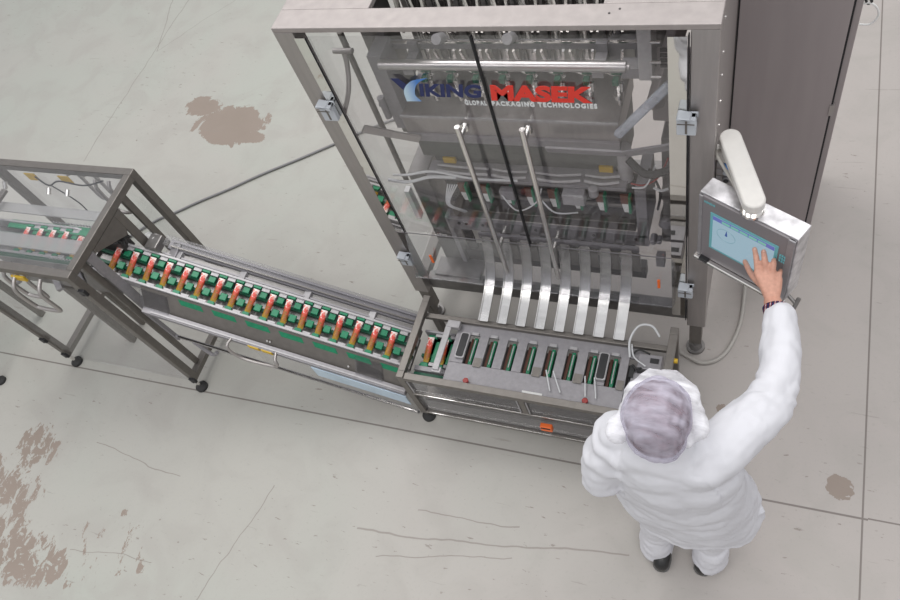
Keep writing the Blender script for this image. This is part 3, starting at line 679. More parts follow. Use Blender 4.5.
# ------------------------------------------------------------------ sloping infeed conveyor
def zc(x): return .445 + .375 * (-1.70 - x)
XK = -3.44; ZK = zc(XK)                       # where the level head meets the slope
ca = math.atan(.375)
IC = thing('sloping_conveyor', (-2.5, 1.48, 0), 'long sloping bucket conveyor with green carriers running down from the guard cage', 'conveyor')
def ext(m, y0, y1, d0, d1, x0=XK, x1=-1.60, level=True):
    """extrusion along the slope, d0..d1 measured from the belt plane; level head continues left"""
    def ring(x, zz): return [(x, y0, zz + d0), (x, y1, zz + d0), (x, y1, zz + d1), (x, y0, zz + d1)]
    R_ = []
    if level and x0 <= XK + 1e-6: R_.append(ring(-4.10, ZK))
    R_ += [ring(x0, zc(x0)), ring(x1, zc(x1))]
    return m.rings(R_)
ext(MB(), 1.405, 1.60, -.075, -.055).build('conveyor_bed', 'steel_dark', IC)
ext(MB(), 1.395, 1.407, -.055, .012).build('side_rail', 'alu_light', IC, bevel=.001)
ext(MB(), 1.590, 1.602, -.055, .015).build('side_rail', 'alu_light', IC, bevel=.001)
ext(MB(), 1.47, 1.487, -.05, -.032).build('chain', 'green_dark', IC); ext(MB(), 1.53, 1.547, -.05, -.032).build('chain', 'green_dark', IC)
# rear cable channel of clear and grey covers
ext(MB(), 1.604, 1.645, -.06, -.02, x0=-2.98).build('rear_channel', 'steel_dark', IC)
ext(MB(), 1.612, 1.622, -.02, -.005, x0=-2.98).build('channel_rod', 'alu', IC)
cv = ext(MB(), 1.648, 1.715, -.03, .03, x0=-2.98).build('rear_cover', 'poly_side', IC, bevel=.002)
ext(MB(), 1.652, 1.711, -.027, -.004, x0=-2.97, x1=-1.605).build('cover_core', 'cover_grey', cv)
ext(MB(), 1.690, 1.698, .0, .015, x0=-2.95).build('cover_rib', 'cover_grey', cv); ext(MB(), 1.66, 1.667, .0, .012, x0=-2.95).build('cover_rib', 'steel_frame', cv)
b = MB(); 
for x in (-2.90, -2.55, -2.2, -1.85): b.box(x - .02, x + .02, 1.60, 1.65, zc(x) - .03, zc(x) - .002)
b.build('cover_bracket', 'alu_light', IC, bevel=.002)
b = MB(); b.box(-3.06, -2.98, 1.60, 1.69, .93, .985); b.cyl((-3.04, 1.62, .95), (-3.04, 1.70, .95), .035); b.build('end_block', 'steel_dark', IC, bevel=.006)
b = MB(); b.bar((-2.93, 1.59, zc(-2.93) - .02), (-2.93, 1.69, zc(-2.93) - .01), .05, .03); b.build('motor_mount', 'alu', IC, bevel=.004)
b = MB(); b.cyl((-3.12, 1.70, .93), (-3.02, 1.66, .96), .028); b.build('sensor_head', 'white', IC, smooth=True)
MB().box(-3.42, -3.15, 1.56, 1.63, .96, 1.05).build('drive_head', 'dark_gap', IC, bevel=.004)
b = MB()
for k in range(14):
    a = k * .9; b.tube([(-3.30 + .012 * k, 1.62 + .03 * math.sin(a), 1.07), (-3.24 + .01 * k, 1.60 + .03 * math.cos(a * 2), 1.10), (-3.17 + .006 * k, 1.585 + .03 * math.sin(a * 3), 1.06)], .005, 6, 4)
b.build('wiring_bundle', 'rubber', IC, smooth=True)
# sloping front plate with green windows
fy0, fy1 = 1.392, 1.320
fp = MB()
def slope_quad(m, x0, x1, t0, t1, th=.004, lift=0., x_start=None):
    def P(x, t, l): return (x, fy0 + (fy1 - fy0) * t - l * .8, zc(x) - .004 - .10 * t + l * .6)
    return m.rings([[P(x, t0, lift), P(x, t1, lift), P(x, t1, lift - th), P(x, t0, lift - th)] for x in (x0, x1)])
slope_quad(fp, -3.0, -1.60, 0, 1)
fp = fp.build('front_plate', 'steel_frame', IC)
for k in range(7):
    x = -2.80 + .178 * k
    m_ = MB(); 
    def P(x_, t, l): return (x_, fy0 + (fy1 - fy0) * t - l * .8, zc(x_) - .004 - .10 * t + l * .6)
    poly_ = [(x, .10), (x + .122, .10), (x + .132, .34), (x + .012, .34)]
    m_.rings([[P(a, t, .0015) for a, t in poly_], [P(a, t, 0) for a, t in poly_]])
    m_.build('green_window', 'green', fp)
b = MB()
for x in (-2.33, -2.315, -1.9): b.cyl((x, fy0 - .058, zc(x) - .075), (x, fy0 - .063, zc(x) - .070), .006, 10)
b.build('plate_screw', 'bright', fp)
for x0, x1 in ((-3.0, -2.86), (-1.86, -1.72)):
    slope_quad(MB(), x0, x1, .15, .95, .02, .02).build('clear_cover', 'poly_side', fp)
# lower rail, hinged clear door, bottom bar
ext(MB(), 1.285, 1.318, -.125, -.095, x0=-3.0).build('lower_rail', 'alu', IC, bevel=.002)
ext(MB(), 1.292, 1.30, -.095, -.088, x0=-2.95).build('rail_rod', 'alu_light', IC)
dr2 = ext(MB(), 1.284, 1.288, -.36, -.125, x0=-2.42, x1=-1.60).build('clear_door', 'poly', IC)
ext(MB(), 1.286, 1.300, -.372, -.355, x0=-2.96, x1=-1.60).build('bottom_bar', 'alu', IC, bevel=.002)
ext(MB(), 1.284, 1.291, -.352, -.345, x0=-2.94, x1=-1.60).build('bottom_bar_lip', 'bright', IC)
dh = MB()
hxs = (-2.52, -2.28)
def HP(x, d, y): return (x, y, zc(x) + d)
dh.tube([HP(hxs[0], -.10, 1.29), HP(hxs[0] - .005, -.10, 1.25), HP(hxs[0], -.14, 1.235), HP(hxs[0] + .05, -.20, 1.235), HP(hxs[1] - .03, -.17, 1.235), HP(hxs[1] + .015, -.13, 1.235), HP(hxs[1] + .01, -.10, 1.25), HP(hxs[1], -.10, 1.29)], .0085, 10, 5)
dh.build('door_handle', 'steel', dr2, smooth=True)
for x in (-2.40, -2.33): MB().rings([[(x - .028, 1.280, zc(x - .028) - .125), (x + .028, 1.280, zc(x + .028) - .125), (x + .028, 1.280, zc(x + .028) - .098), (x - .028, 1.280, zc(x - .028) - .098)], [(x - .028, 1.286, zc(x - .028) - .125), (x + .028, 1.286, zc(x + .028) - .125), (x + .028, 1.286, zc(x + .028) - .098), (x - .028, 1.286, zc(x - .028) - .098)]]).build('yellow_hinge', 'yellow', dr2)
ext(MB(), 1.278, 1.283, -.225, -.120, x0=-2.10, x1=-1.60).build('protective_film', 'film_blue', IC)
# catches and cross braces
b = MB(); b.tube([(-2.86, 1.29, .52), (-2.80, 1.28, .40), (-2.74, 1.28, .44)], .012, 8, 4); b.build('tie_bracket', 'alu', IC, bevel=.003, smooth=True)
MB().bar((-3.0, 1.30, .80), (-2.98, 1.30, .50), .02, .02).build('end_strut', 'alu', IC)
for y in (1.66,):
    lg = MB().box(-2.95, -2.91, y - .02, y + .02, .06, zc(-2.93) - .05).build('leg', 'steel_frame', IC, bevel=.002)
    b = MB(); b.cyl((-2.93, y, 0), (-2.93, y, .02), .034, 24); b.cyl((-2.93, y, .02), (-2.93, y, .06), .012); b.build('rubber_foot', 'rubber', lg, smooth=True)
# buckets (green carriers) along the chain
def chain_pos(s):
    """s = distance along the belt from the kink, negative on the level head"""
    if s < 0: return Vector((XK + s, 1.5, ZK)), 0.
    return Vector((XK + s * math.cos(ca), 1.5, ZK - s * math.sin(ca))), ca
S0 = .272; PIT = .0985
s_list = [S0 + PIT * k for k in range(17)]
LEV = [-.335, -.235, -.14, -.045, .05]
for s in LEV + s_list:
    p, a = chain_pos(s); Rm = Matrix.Translation(p) @ Matrix.Rotation(a, 4, 'Y')
    b = MB(Rm); b.box(-.020, .024, .075, .089, -.012, .010); b.prism([(-.022, -.098), (.024, -.098), (.016, -.072), (-.016, -.072)], 'z', -.015, .004); b.build('green_carrier', 'green', IC, bevel=.002)
    b = MB(Rm); b.box(.026, .064, .035, .070, -.025, -.006); b.box(.026, .064, -.045, -.005, -.025, -.006); b.build('green_pad', 'green', IC, bevel=.003)
    b = MB(Rm); b.box(.028, .072, .070, .092, -.006, .004); b.box(.028, .072, -.095, -.078, -.006, .003); b.build('carrier_plate', 'alu_light', IC, bevel=.002)
# level head inside the cage: milky rails, green guide
MB().box(-4.08, -3.14, 1.625, 1.685, 1.150, 1.162).build('head_rail', 'poly_fog', IC); MB().box(-4.08, -3.16, 1.395, 1.478, 1.172, 1.184).build('head_rail', 'poly_fog', IC)
MB().box(-3.95, -3.20, 1.560, 1.612, 1.085, 1.10).build('green_guide', 'green', IC); MB().box(-3.95, -3.25, 1.39, 1.402, 1.06, 1.10).build('green_guide', 'green_dark', IC)
b = MB()
for k in range(18): b.cyl((-3.62 + .022 * k, 1.618, 1.10), (-3.62 + .022 * k, 1.618, 1.112), .005, 8)
for k in range(9): b.cyl((-3.50 + .022 * k, 1.394, 1.10), (-3.50 + .022 * k, 1.394, 1.112), .005, 8)
b.build('chain_pins', 'alu_light', IC)
b = MB()
for x in (-3.95, -3.62, -3.42): b.bar((x, 1.40, .96), (x + .10, 1.30, .92), .035, .03)
b.build('support_bracket', 'alu', IC, bevel=.003)
MB().bar((-4.0, 1.30, 1.20), (-4.0, 1.74, 1.20), .035, .02).build('head_crossbar', 'steel_frame', IC, bevel=.002)
MB().box(-4.05, -3.3, 1.42, 1.60, .72, 1.02).build('drive_box', 'steel_dark', IC, bevel=.004)
for y in (1.43, 1.57): MB().box(-3.80, -3.76, y - .02, y + .02, .0, .74).build('leg', 'steel_frame', IC, bevel=.002)

# stick packs lying in the buckets
SG = 'red and gold stick packs on the conveyors'
def pack_mesh():
    m = MB(); R_ = []
    prof = [(-.074, .013, .0015), (-.066, .0145, .003), (-.058, .015, .009), (-.03, .0155, .013), (0, .016, .014), (.03, .0155, .013), (.052, .015, .009), (.060, .016, .003), (.074, .0165, .0015)]
    for y, w, h in prof: R_.append([(w * 1.08 * math.cos(2 * pi * k / 12), y * .92, h * math.sin(2 * pi * k / 12)) for k in range(12)])
    m.rings(R_); o = m.build('stick_pack', 'packet', None, smooth=True); return o
pk0 = pack_mesh(); first = True
def put_pack(p, a, label, tilt=.0, sc=1.):
    global first
    if first: o = pk0; first = False
    else: o = pk0.copy(); COL.objects.link(o)
    o.matrix_world = Matrix.Translation(p) @ Matrix.Rotation(a, 4, 'Y') @ Matrix.Rotation(tilt, 4, 'Z') @ Matrix.Rotation(.22, 4, 'X')
    o.scale = (1, sc, 1)
    tag(o, label, 'stick pack', SG)
for k, s in enumerate(LEV):
    p, a = chain_pos(s); put_pack(p + Vector((.0, .0, -.002)), a, 'red and white stick pack inside the guard cage, %s of five from the left' % ordn[k], random.uniform(-.04, .04))
for k, s in enumerate(s_list):
    p, a = chain_pos(s)
    put_pack(p + Vector((0, 0, -.004)), a, 'red and gold stick pack on the sloping conveyor, %s from the guard cage end' % ordn[k], random.uniform(-.06, .06))

# ------------------------------------------------------------------ loading conveyor in front of the machine
LC = thing('loading_conveyor', (-.91, 1.5, 0), 'level steel loading conveyor with eight green-lined slots below the curved chutes', 'conveyor')
lx0, lx1, ly0, ly1, lz = -1.570, -.255, 1.280, 1.765, .55
b = 1
for x in (lx0, lx1 - .04):
    MB().box(x, x + .038, ly0 + .038, ly1 - .038, lz - .035, lz).build('end_rail', 'steel_frame', LC, bevel=.002)
    for y in (ly0, ly1 - .038):
        lg = MB().box(x, x + .038, y, y + .038, .085, lz).build('leg', 'steel_frame', LC, bevel=.002)
        q = MB(); xx, yy = x + .019, y + .019; q.cyl((xx, yy, .03), (xx, yy, .085), .010); sp_ = q.build('foot_spindle', 'bright', lg, smooth=True)
        q = MB(); q.cyl((xx, yy, 0), (xx, yy, .016), .038, 24); q.cyl((xx, yy, .016), (xx, yy, .036), .035, 24, .016); 
        q.build('rubber_foot', 'rubber', LC, smooth=True)
MB().box(lx0 + .038, lx1 - .04, ly0, ly0 + .035, .505, .54).build('front_rail', 'steel_frame', LC, bevel=.002)
MB().box(lx0 - .01, lx1 - .04, 1.655, 1.683, .485, .512).build('rear_rail', 'steel_frame', LC, bevel=.003)
MB().box(lx0 + .038, lx1 - .04, ly0, ly0 + .02, .335, .355).build('middle_rail', 'steel_frame', LC, bevel=.002)
MB().box(lx0 + .038, lx1 - .04, ly0 - .002, ly0, .352, .358).build('rail_trim', 'bright', LC)
MB().box(lx0 + .038, lx1 - .04, ly0, ly0 + .02, .09, .115).build('bottom_rail', 'steel_frame', LC, bevel=.002)
MB().box(lx0 + .038, lx1 - .04, ly0 - .002, ly0, .110, .116).build('rail_trim', 'bright', LC)
MB().box(-.935, -.905, ly0, ly0 + .03, .36, .505).build('centre_stile', 'steel_frame', LC, bevel=.002)
for x0, x1 in ((lx0 + .045, -.94), (-.90, lx1 - .045)):
    d = MB().box(x0, x1, ly0 + .004, ly0 + .009, .365, .50).build('access_door', 'poly_side', LC)
    b = MB(); b.box(x0, x0 + .006, ly0 - .001, ly0 + .003, .365, .50); b.box(x1 - .006, x1, ly0 - .001, ly0 + .003, .365, .50); b.build('door_edge', 'alu_light', d)
MB().box(lx0 + .04, lx1 - .045, ly0 + .01, ly0 + .014, .115, .335).build('lower_panel', 'poly_side', LC)
MB().box(lx0 + .05, -.30, 1.32, 1.63, .19, .22).build('drip_tray', 'steel_frame', LC)
MB().box(lx0 + .06, -.32, 1.40, 1.60, .30, .40).build('drive_trough', 'alu', LC, bevel=.003)
# deck with open slots between plates
dk = MB(); dk.box(-1.345, -.46, 1.315, 1.435, .478, .49); dk.box(-1.345, -.40, 1.60, 1.655, .478, .49); dk = dk.build('deck', 'alu', LC, bevel=.001)
sx = [-1.243 + .1022 * i for i in range(8)]
edges = [-1.345] + sx
for i in range(9):
    a = (sx[i - 1] + .027) if i else -1.345; c = (sx[i] - .027) if i < 8 else -.46
    if c > a: MB().box(a, c, 1.435, 1.60, .478, .494).build('deck_bridge', 'alu', dk, bevel=.001)
    if i in (1, 4, 6, 8): MB().box(a + .004, c - .004, 1.425, 1.475, .494, .4965).build('wear_pad', 'steel_frame', dk)
for i, x in enumerate(sx):
    sl = MB().box(x - .006, x + .011, 1.44, 1.595, .41, .470).build('slot_liner', 'green', LC, bevel=.001)
    tag(sl, 'green slot liner')
    MB().box(x + .001, x + .006, 1.46, 1.58, .47, .476).build('liner_edge', 'alu_light', sl)
    MB().box(x - .026, x - .012, 1.44, 1.595, .41, .455).build('brown_strip', bpy.data.materials['brown_print'], sl)
    MB().box(x - .018, x + .018, 1.597, 1.612, .49, .50).build('slot_stop', 'alu_light', LC, bevel=.001)
MB().box(-1.34, -.46, 1.435, 1.60, .405, .41).build('slot_floor', 'dark_gap', LC)
# sight windows
for x in (-1.290, -.576):
    y0, y1 = 1.455, 1.60
    def oval(w, h, n=8):
        P_ = []
        for cxx, cyy, a0 in ((w, h, 0), (-w, h, 1), (-w, -h, 2), (w, -h, 3)):
            for k in range(n + 1):
                t = (a0 + k / n) * pi / 2; P_.append((x + cxx * .5 + .010 * math.cos(t), (y0 + y1) / 2 + cyy * .5 + .010 * math.sin(t)))
        return P_
    fo = MB().prism(oval(.030, .125), 'z', .496, .512).build('sight_window_frame', 'alu_light', LC, bevel=.001)
    MB().prism(oval(.018, .112), 'z', .512, .5145).build('sight_window', 'black', fo)
# flat crossbar at the entry, belt stub with its packets
MB().box(-1.405, -1.372, 1.365, 1.63, .515, .525).build('entry_bar', 'alu_light', LC, bevel=.002)
b = MB(); b.box(-1.41, -1.36, 1.355, 1.385, .50, .515); b.box(-1.40, -1.33, 1.61, 1.65, .50, .53); b.build('entry_bar_mount', 'alu_light', LC, bevel=.003)
MB().box(-1.53, -1.36, 1.40, 1.60, .385, .40).build('entry_bed', 'steel_dark', LC)
MB().box(-1.53, -1.36, 1.47, 1.487, .40, .418).build('entry_chain', 'green_dark', LC)
MB().box(-1.53, -1.36, 1.59, 1.602, .40, .47).build('entry_side', 'alu', LC); MB().box(-1.53, -1.36, 1.375, 1.40, .40, .455).build('entry_side', 'alu', LC)
MB().box(-1.53, -1.36, 1.335, 1.37, .43, .44).build('entry_green_guide', 'green_dark', LC)
for k, x in enumerate((-1.488, -1.405)):
    b = MB(); b.box(x - .024, x + .024, 1.570, 1.588, .43, .445); b.prism([(x - .026, 1.402), (x + .026, 1.402), (x + .018, 1.425), (x - .018, 1.425)], 'z', .43, .450); b.build('green_carrier', 'green', LC, bevel=.002)
    b = MB(); b.box(x + .022, x + .052, 1.44, 1.56, .42, .43); b.build('green_pad', 'green', LC, bevel=.002)
    b = MB(); b.box(x + .025, x + .060, 1.41, 1.43, .445, .45); b.box(x + .02, x + .06, 1.575, 1.60, .45, .462); b.build('carrier_plate', 'alu_light', LC, bevel=.002)
    put_pack(Vector((x, 1.5, .447)), 0, ('red and gold stick pack in the loading conveyor entry, beside its dark end rail', 'red and gold stick pack in the loading conveyor entry, beside the flat pale crossbar')[k], .0)
# knobs, rods, orange interlock, labels, right-hand electrics
for x in (-1.215, -.620):
    b = MB(); b.cyl((x, 1.335, .49), (x, 1.335, .505), .010); b.cyl((x, 1.335, .505), (x, 1.335, .522), .016, 6); b.build('red_knob', 'red', LC, bevel=.003)
b = MB()
for x0, x1 in ((-.835, -.795), (-.80, -.745), (-.645, -.625), (-.60, -.575)): b.cyl((x0, 1.46, .515), (x1, 1.36, .505), .0035, 8)
b.build('clear_rod', 'hose', LC, smooth=True)
MB().box(-.93, -.83, 1.317, 1.343, .49, .495).build('data_label', 'white', LC)
il = MB().box(-.855, -.795, ly0 - .028, ly0 - .003, .235, .285).build('interlock_switch', 'orange', LC, bevel=.004)
MB().box(-.848, -.802, ly0 - .031, ly0 - .027, .272, .281).build('switch_stripe', 'seam', il)
b = MB(); b.box(-.44, -.31, 1.44, 1.53, .43, .49); b.box(-.42, -.31, 1.55, 1.63, .44, .50); b.build('terminal_box', 'alu', LC, bevel=.003)
b = MB(); b.box(-.365, -.325, 1.585, 1.61, .50, .503); b.box(-.40, -.36, 1.475, 1.50, .49, .494); b.build('terminal_opening', 'black', LC)
b = MB(); b.tube([(-.46, 1.60, .50), (-.47, 1.67, .54), (-.44, 1.74, .56), (-.38, 1.75, .56), (-.34, 1.72, .52)], .0055, 8, 6); b.tube([(-.46, 1.66, .52), (-.44, 1.60, .51), (-.38, 1.56, .51)], .004, 8, 6); b.build('air_hose', 'hose', LC, smooth=True)
b = MB(); b.tube([(-.44, 1.56, .50), (-.42, 1.54, .515), (-.40, 1.55, .50)], .006, 8, 6); b.tube([(-.45, 1.62, .50), (-.42, 1.64, .51), (-.37, 1.63, .50)], .005, 8, 6); b.box(-.45, -.43, 1.5, 1.56, .47, .5)
b.build('cable_knot', 'rubber', LC, smooth=True)
b = MB(); b.cyl((-.262, 1.60, .53), (-.24, 1.60, .53), .012); b.build('brass_fitting', 'yellow', LC, smooth=True)

# ------------------------------------------------------------------ table foot at the frame's left edge, cables
TB = thing('feed_table', (-4.675, .964, 0), 'upstream table of which one round black foot shows at the left edge', 'table')
lg = MB().box(-4.695, -4.655, .944, .984, .08, .80).build('leg', 'steel_frame', TB, bevel=.002)
b = MB(); b.cyl((-4.675, .964, 0), (-4.675, .964, .018), .034, 24); b.cyl((-4.675, .964, .018), (-4.675, .964, .036), .032, 24, .014); b.cyl((-4.675, .964, .03), (-4.675, .964, .08), .01); b.build('rubber_foot', 'rubber', lg, smooth=True)
for x, y in ((-4.675, 1.50), (-5.2, .964), (-5.2, 1.50)): MB().box(x - .02, x + .02, y - .02, y + .02, 0, .80).build('leg', 'steel_frame', TB, bevel=.002)
MB().box(-5.25, -4.64, .92, 1.55, .80, .83).build('tabletop', 'steel_frame', TB, bevel=.003)

tag(MB().tube([(-4.35, 2.15, .02), (-4.15, 2.38, .011), (-4.012, 2.475, .011), (-3.844, 2.60, .011), (-3.641, 2.736, .011), (-3.431, 2.89, .011), (-3.17, 3.061, .011), (-2.902, 3.244, .011), (-2.5, 3.5, .011), (-2.0, 3.6, .011), (-1.5, 3.3, .011)], .009, 10, 6).build('power_cable', 'cable', None, smooth=True, loc=(-3.2, 3.0, 0)),
    'dark grey cable lying on the floor from behind the cage to the big machine', 'cable')
tag(MB().tube([(-.30, 1.925, .012), (-.22, 1.885, .012), (-.155, 1.865, .012), (-.08, 1.90, .012), (-.03, 1.98, .012), (.005, 2.12, .012), (.01, 2.28, .02), (.0, 2.42, .10), (-.03, 2.50, .30), (-.05, 2.55, .50), (-.06, 2.60, .62)], .010, 10, 6).build('signal_cable', 'cable_light', None, smooth=True, loc=(0, 2.2, 0)),
    'pale grey cable looping across the floor round the right machine foot', 'cable')

# ------------------------------------------------------------------ the person
def remesh(mb, voxel, smooth_it=6, disp=None):
    """fuse the collected closed shapes into one continuous skin (world coordinates)"""
    bm = mb.bm; bmesh.ops.recalc_face_normals(bm, faces=bm.faces)
    me = bpy.data.meshes.new('tmp'); bm.to_mesh(me); bm.free()
    o = bpy.data.objects.new('tmp', me); COL.objects.link(o)
    r = o.modifiers.new('r', 'REMESH'); r.mode = 'VOXEL'; r.voxel_size = voxel; r.adaptivity = 0
    s = o.modifiers.new('s', 'SMOOTH'); s.iterations = smooth_it; s.factor = .5
    bpy.context.view_layer.update()
    me2 = bpy.data.meshes.new_from_object(o.evaluated_get(bpy.context.evaluated_depsgraph_get()))
    bpy.data.objects.remove(o); bpy.data.meshes.remove(me)
    if disp:
        ns = [v.normal.copy() for v in me2.vertices]
        for v, n in zip(me2.vertices, ns): v.co += disp(v.co.copy(), n)
    return me2
def place(me, name, mat, parent=None, loc=None):
    off = world_loc(parent) if parent else Vector(loc or (0, 0, 0))
    for v in me.vertices: v.co -= off
    me.materials.clear(); me.materials.append(M[mat])
    for p in me.polygons: p.use_smooth = True
    me.name = name
    o = bpy.data.objects.new(name, me); COL.objects.link(o)
    if parent: o.parent = parent
    else: o.location = off
    return o
def limb(mb, pts, rs, n=6, seg=18, flat=1.):
    P = catmull([Vector(p) for p in pts], n); R_ = []
    m = len(pts) - 1
    for i in range(len(P)):
        t = i / n; k = min(int(t), m - 1); f = t - k; R_.append(rs[k] + (rs[k + 1] - rs[k]) * f)
    mb.tube(P, R_, seg, flat=flat)
    mb.ell(P[0], (R_[0],) * 3, 14, 8); mb.ell(P[-1], (R_[-1],) * 3, 14, 8)
def stack(mb, secs, seg=32):
    mb.rings([[(cx + rx * math.cos(2 * pi * k / seg), cy + ry * math.sin(2 * pi * k / seg), z) for k in range(seg)] for z, cx, cy, rx, ry in secs])

PO = (-.10, .88, 0)
bd = MB()
hc = Vector((-.188, .876, 1.612))
bd.ell(hc + Vector((0, 0, .01)), (.076, .094, .108)); bd.ell(hc + Vector((0, .03, -.055)), (.055, .065, .062))      # skull, jaw
bd.ell(hc + Vector((0, .100, -.02)), (.013, .020, .022)); bd.ell(hc + Vector((0, .085, -.058)), (.026, .016, .012)) # nose, lips
for s in (-1, 1):
    bd.ell(hc + Vector((s * .077, .0, -.02)), (.011, .022, .032)); bd.ell(hc + Vector((s * .03, .080, .012)), (.014, .012, .011))
limb(bd, [(-.187, .875, 1.56), (-.182, .875, 1.45)], (.052, .060))
stack(bd, [(.86, -.10, .90, .13, .09), (.95, -.10, .90, .165, .115), (1.10, -.12, .885, .145, .10), (1.28, -.155, .88, .165, .11), (1.38, -.175, .88, .165, .10), (1.45, -.18, .88, .10, .075), (1.49, -.182, .877, .055, .055)])
for s, ax, kx, fx in ((-1, -.19, -.20, -.196), (1, -.035, -.015, -.018)):
    limb(bd, [(ax, .90, .90), (kx + s * .012, .90, .50), (fx + s * .02, .875, .09)], (.085, .056, .040)); limb(bd, [(fx, .85, .045), (fx + s * .01, .98, .035)], (.034, .030))
# left arm, bent, forearm forward
limb(bd, [(-.325, .875, 1.36), (-.370, .82, 1.14), (-.33, .97, 1.02), (-.30, 1.04, 1.0)], (.045, .036, .028, .030))
lh = Vector((-.295, 1.06, 1.0))
limb(bd, [lh, lh + Vector((.015, .055, -.01))], (.028, .030), flat=.6)
for k, (dx, ln) in enumerate(((-.026, .062), (-.009, .074), (.009, .070), (.025, .055))):
    limb(bd, [lh + Vector((.015 + dx, .07, -.01)), lh + Vector((.02 + dx, .07 + ln * .6, -.018)), lh + Vector((.024 + dx, .07 + ln, -.035))], (.009, .008, .007), 3, 10)
limb(bd, [lh + Vector((.025, .02, -.005)), lh + Vector((.055, .055, -.012)), lh + Vector((.058, .08, -.02))], (.011, .010, .008), 3, 10)
# right arm reaching to the screen
limb(bd, [(-.005, .905, 1.40), (.135, 1.150, 1.335), (.112, 1.43, 1.345), (.101, 1.487, 1.335)], (.050, .040, .031, .030))
W0 = Vector((.101, 1.487, 1.335))
def onface(s, z, lift): 
    q = HA + hx * s - hn * (.0075 + lift); return Vector((q.x, q.y, z))
KN = {'index': Vector((.040, 1.578, 1.378)), 'middle': Vector((.064, 1.582, 1.384)), 'ring': Vector((.088, 1.573, 1.382)), 'little': Vector((.110, 1.560, 1.372))}
TIP = {'index': onface(.246, 1.412, .009), 'middle': onface(.280, 1.425, .009), 'ring': onface(.322, 1.408, .009), 'little': onface(.352, 1.368, .009)}
for k in KN: limb(bd, [W0 + (KN[k] - W0) * .05, W0 + (KN[k] - W0) * .6 + Vector((0, 0, .004)), KN[k]], (.021, .019, .0145), 4, 14)
for k, r in (('index', .0106), ('middle', .0110), ('ring', .0104), ('little', .009)):
    a, t = KN[k], TIP[k]; mid = a + (t - a) * .5 + Vector((0, -.003, .016))
    limb(bd, [a, mid, t], (r * 1.12, r * 1.0, r * .86), 5, 12)
tb0 = W0 + Vector((-.030, .052, .008)); tt = onface(.216, 1.308, .010)
limb(bd, [tb0, tb0 + (tt - tb0) * .5 + Vector((-.008, -.01, .006)), tt], (.0155, .0115, .0095), 5, 12)
me = remesh(bd, .0042, 2)
PE = place(me, 'person', 'skin', None, PO)
tag(PE, 'person seen from behind in white lab coat and hairnet reaching up to tap the screen', 'person')
for k in ('index', 'middle', 'ring', 'little'):
    d = (TIP[k] - KN[k]).normalized(); c = TIP[k] + Vector((0, -.004, .0075)) 
    MB().ell(c - d * .004, (.0055, .0065, .0022), 10, 6, Matrix.Rotation(.7, 3, 'X')).build('fingernail', 'nail', PE, smooth=True)
# hair
hr = MB(); hr.ell(hc + Vector((-.002, -.006, .022)), (.095, .107, .107)); hr.ell(hc + Vector((0, -.048, -.03)), (.083, .062, .074))
place(remesh(hr, .008, 3, lambda c, n: n * .005 * noise.noise(c * 40)), 'hair', 'hair', PE)
# trousers
tr_ = MB()
stack(tr_, [(.84, -.10, .90, .155, .11), (.95, -.10, .90, .17, .12), (1.02, -.10, .90, .16, .115)])
limb(tr_, [(-.17, .90, .86), (-.215, .90, .50), (-.228, .895, .15)], (.105, .082, .072)); limb(tr_, [(-.04, .90, .86), (-.01, .905, .50), (.005, .905, .15)], (.105, .080, .068))
for fx, s in ((-.232, -1), (.006, 1)): stack(tr_, [(.035, fx, .878, .078, .092), (.12, fx, .885, .077, .086), (.22, fx, .895, .072, .078)])
place(remesh(tr_, .009, 4, lambda c, n: n * (.006 * noise.noise(Vector((c.x * 12, c.y * 12, c.z * 22)) + Vector((3, 1, 0))) + .003 * noise.noise(c * 40)) if c.z < .8 else n * 0), 'trousers', 'trouser', PE)
# shoes
for fx, rot, fy in ((-.198, .08, .778), (-.022, -.14, .805)):
    Rm = Matrix.Translation((fx, fy, 0)) @ Matrix.Rotation(rot, 4, 'Z')
    sh = MB(Rm); secs = [(-.018, .012, .04), (-.012, .024, .055), (.0, .034, .07), (.04, .041, .085), (.09, .040, .078), (.15, .046, .056), (.20, .047, .045), (.245, .040, .036), (.268, .022, .026)]
    sh.rings([[(w * math.cos(2 * pi * k / 20), y, .012 + h * .5 + h * .5 * math.sin(2 * pi * k / 20)) for k in range(20)] for y, w, h in secs])
    so = sh.build('shoe', 'shoe', PE, smooth=True)
    sl = MB(Rm); P_ = [(-w * 1.06, y) for y, w, h in secs] + [(w * 1.06, y) for y, w, h in reversed(secs)]
    sl.prism(P_, 'z', 0, .022); sl.build('shoe_sole', 'sole', so, bevel=.004)
# coat
ct = MB()
stack(ct, [(.485, -.085, .960, .262, .176), (.52, -.088, .952, .266, .176), (.70, -.108, .925, .262, .168), (.92, -.124, .895, .246, .160), (1.05, -.134, .885, .236, .154), (1.18, -.145, .88, .226, .150), (1.28, -.158, .875, .225, .144), (1.36, -.168, .875, .214, .130), (1.42, -.178, .876, .185, .108), (1.465, -.183, .876, .125, .085), (1.50, -.186, .876, .085, .075), (1.525, -.187, .878, .078, .074)])
stack(ct, [(.478, -.088, .962, .276, .182), (.486, -.088, .962, .278, .184), (.53, -.090, .958, .272, .180)])
limb(ct, [(.03, .93, 1.0), (.06, .95, .80), (.075, .955, .60)], (.07, .09, .095))
limb(ct, [(-.325, .875, 1.365), (-.378, .82, 1.22), (-.378, .825, 1.12), (-.345, .93, 1.04), (-.31, 1.01, 1.01)], (.086, .080, .072, .062, .055))
limb(ct, [(-.03, .885, 1.375), (.065, 1.00, 1.385), (.138, 1.155, 1.33), (.138, 1.30, 1.335), (.125, 1.425, 1.345)], (.088, .079, .072, .064, .056))
ct.ell((-.09, .86, 1.37), (.12, .10, .085)); ct.ell((-.27, .865, 1.36), (.11, .10, .08))
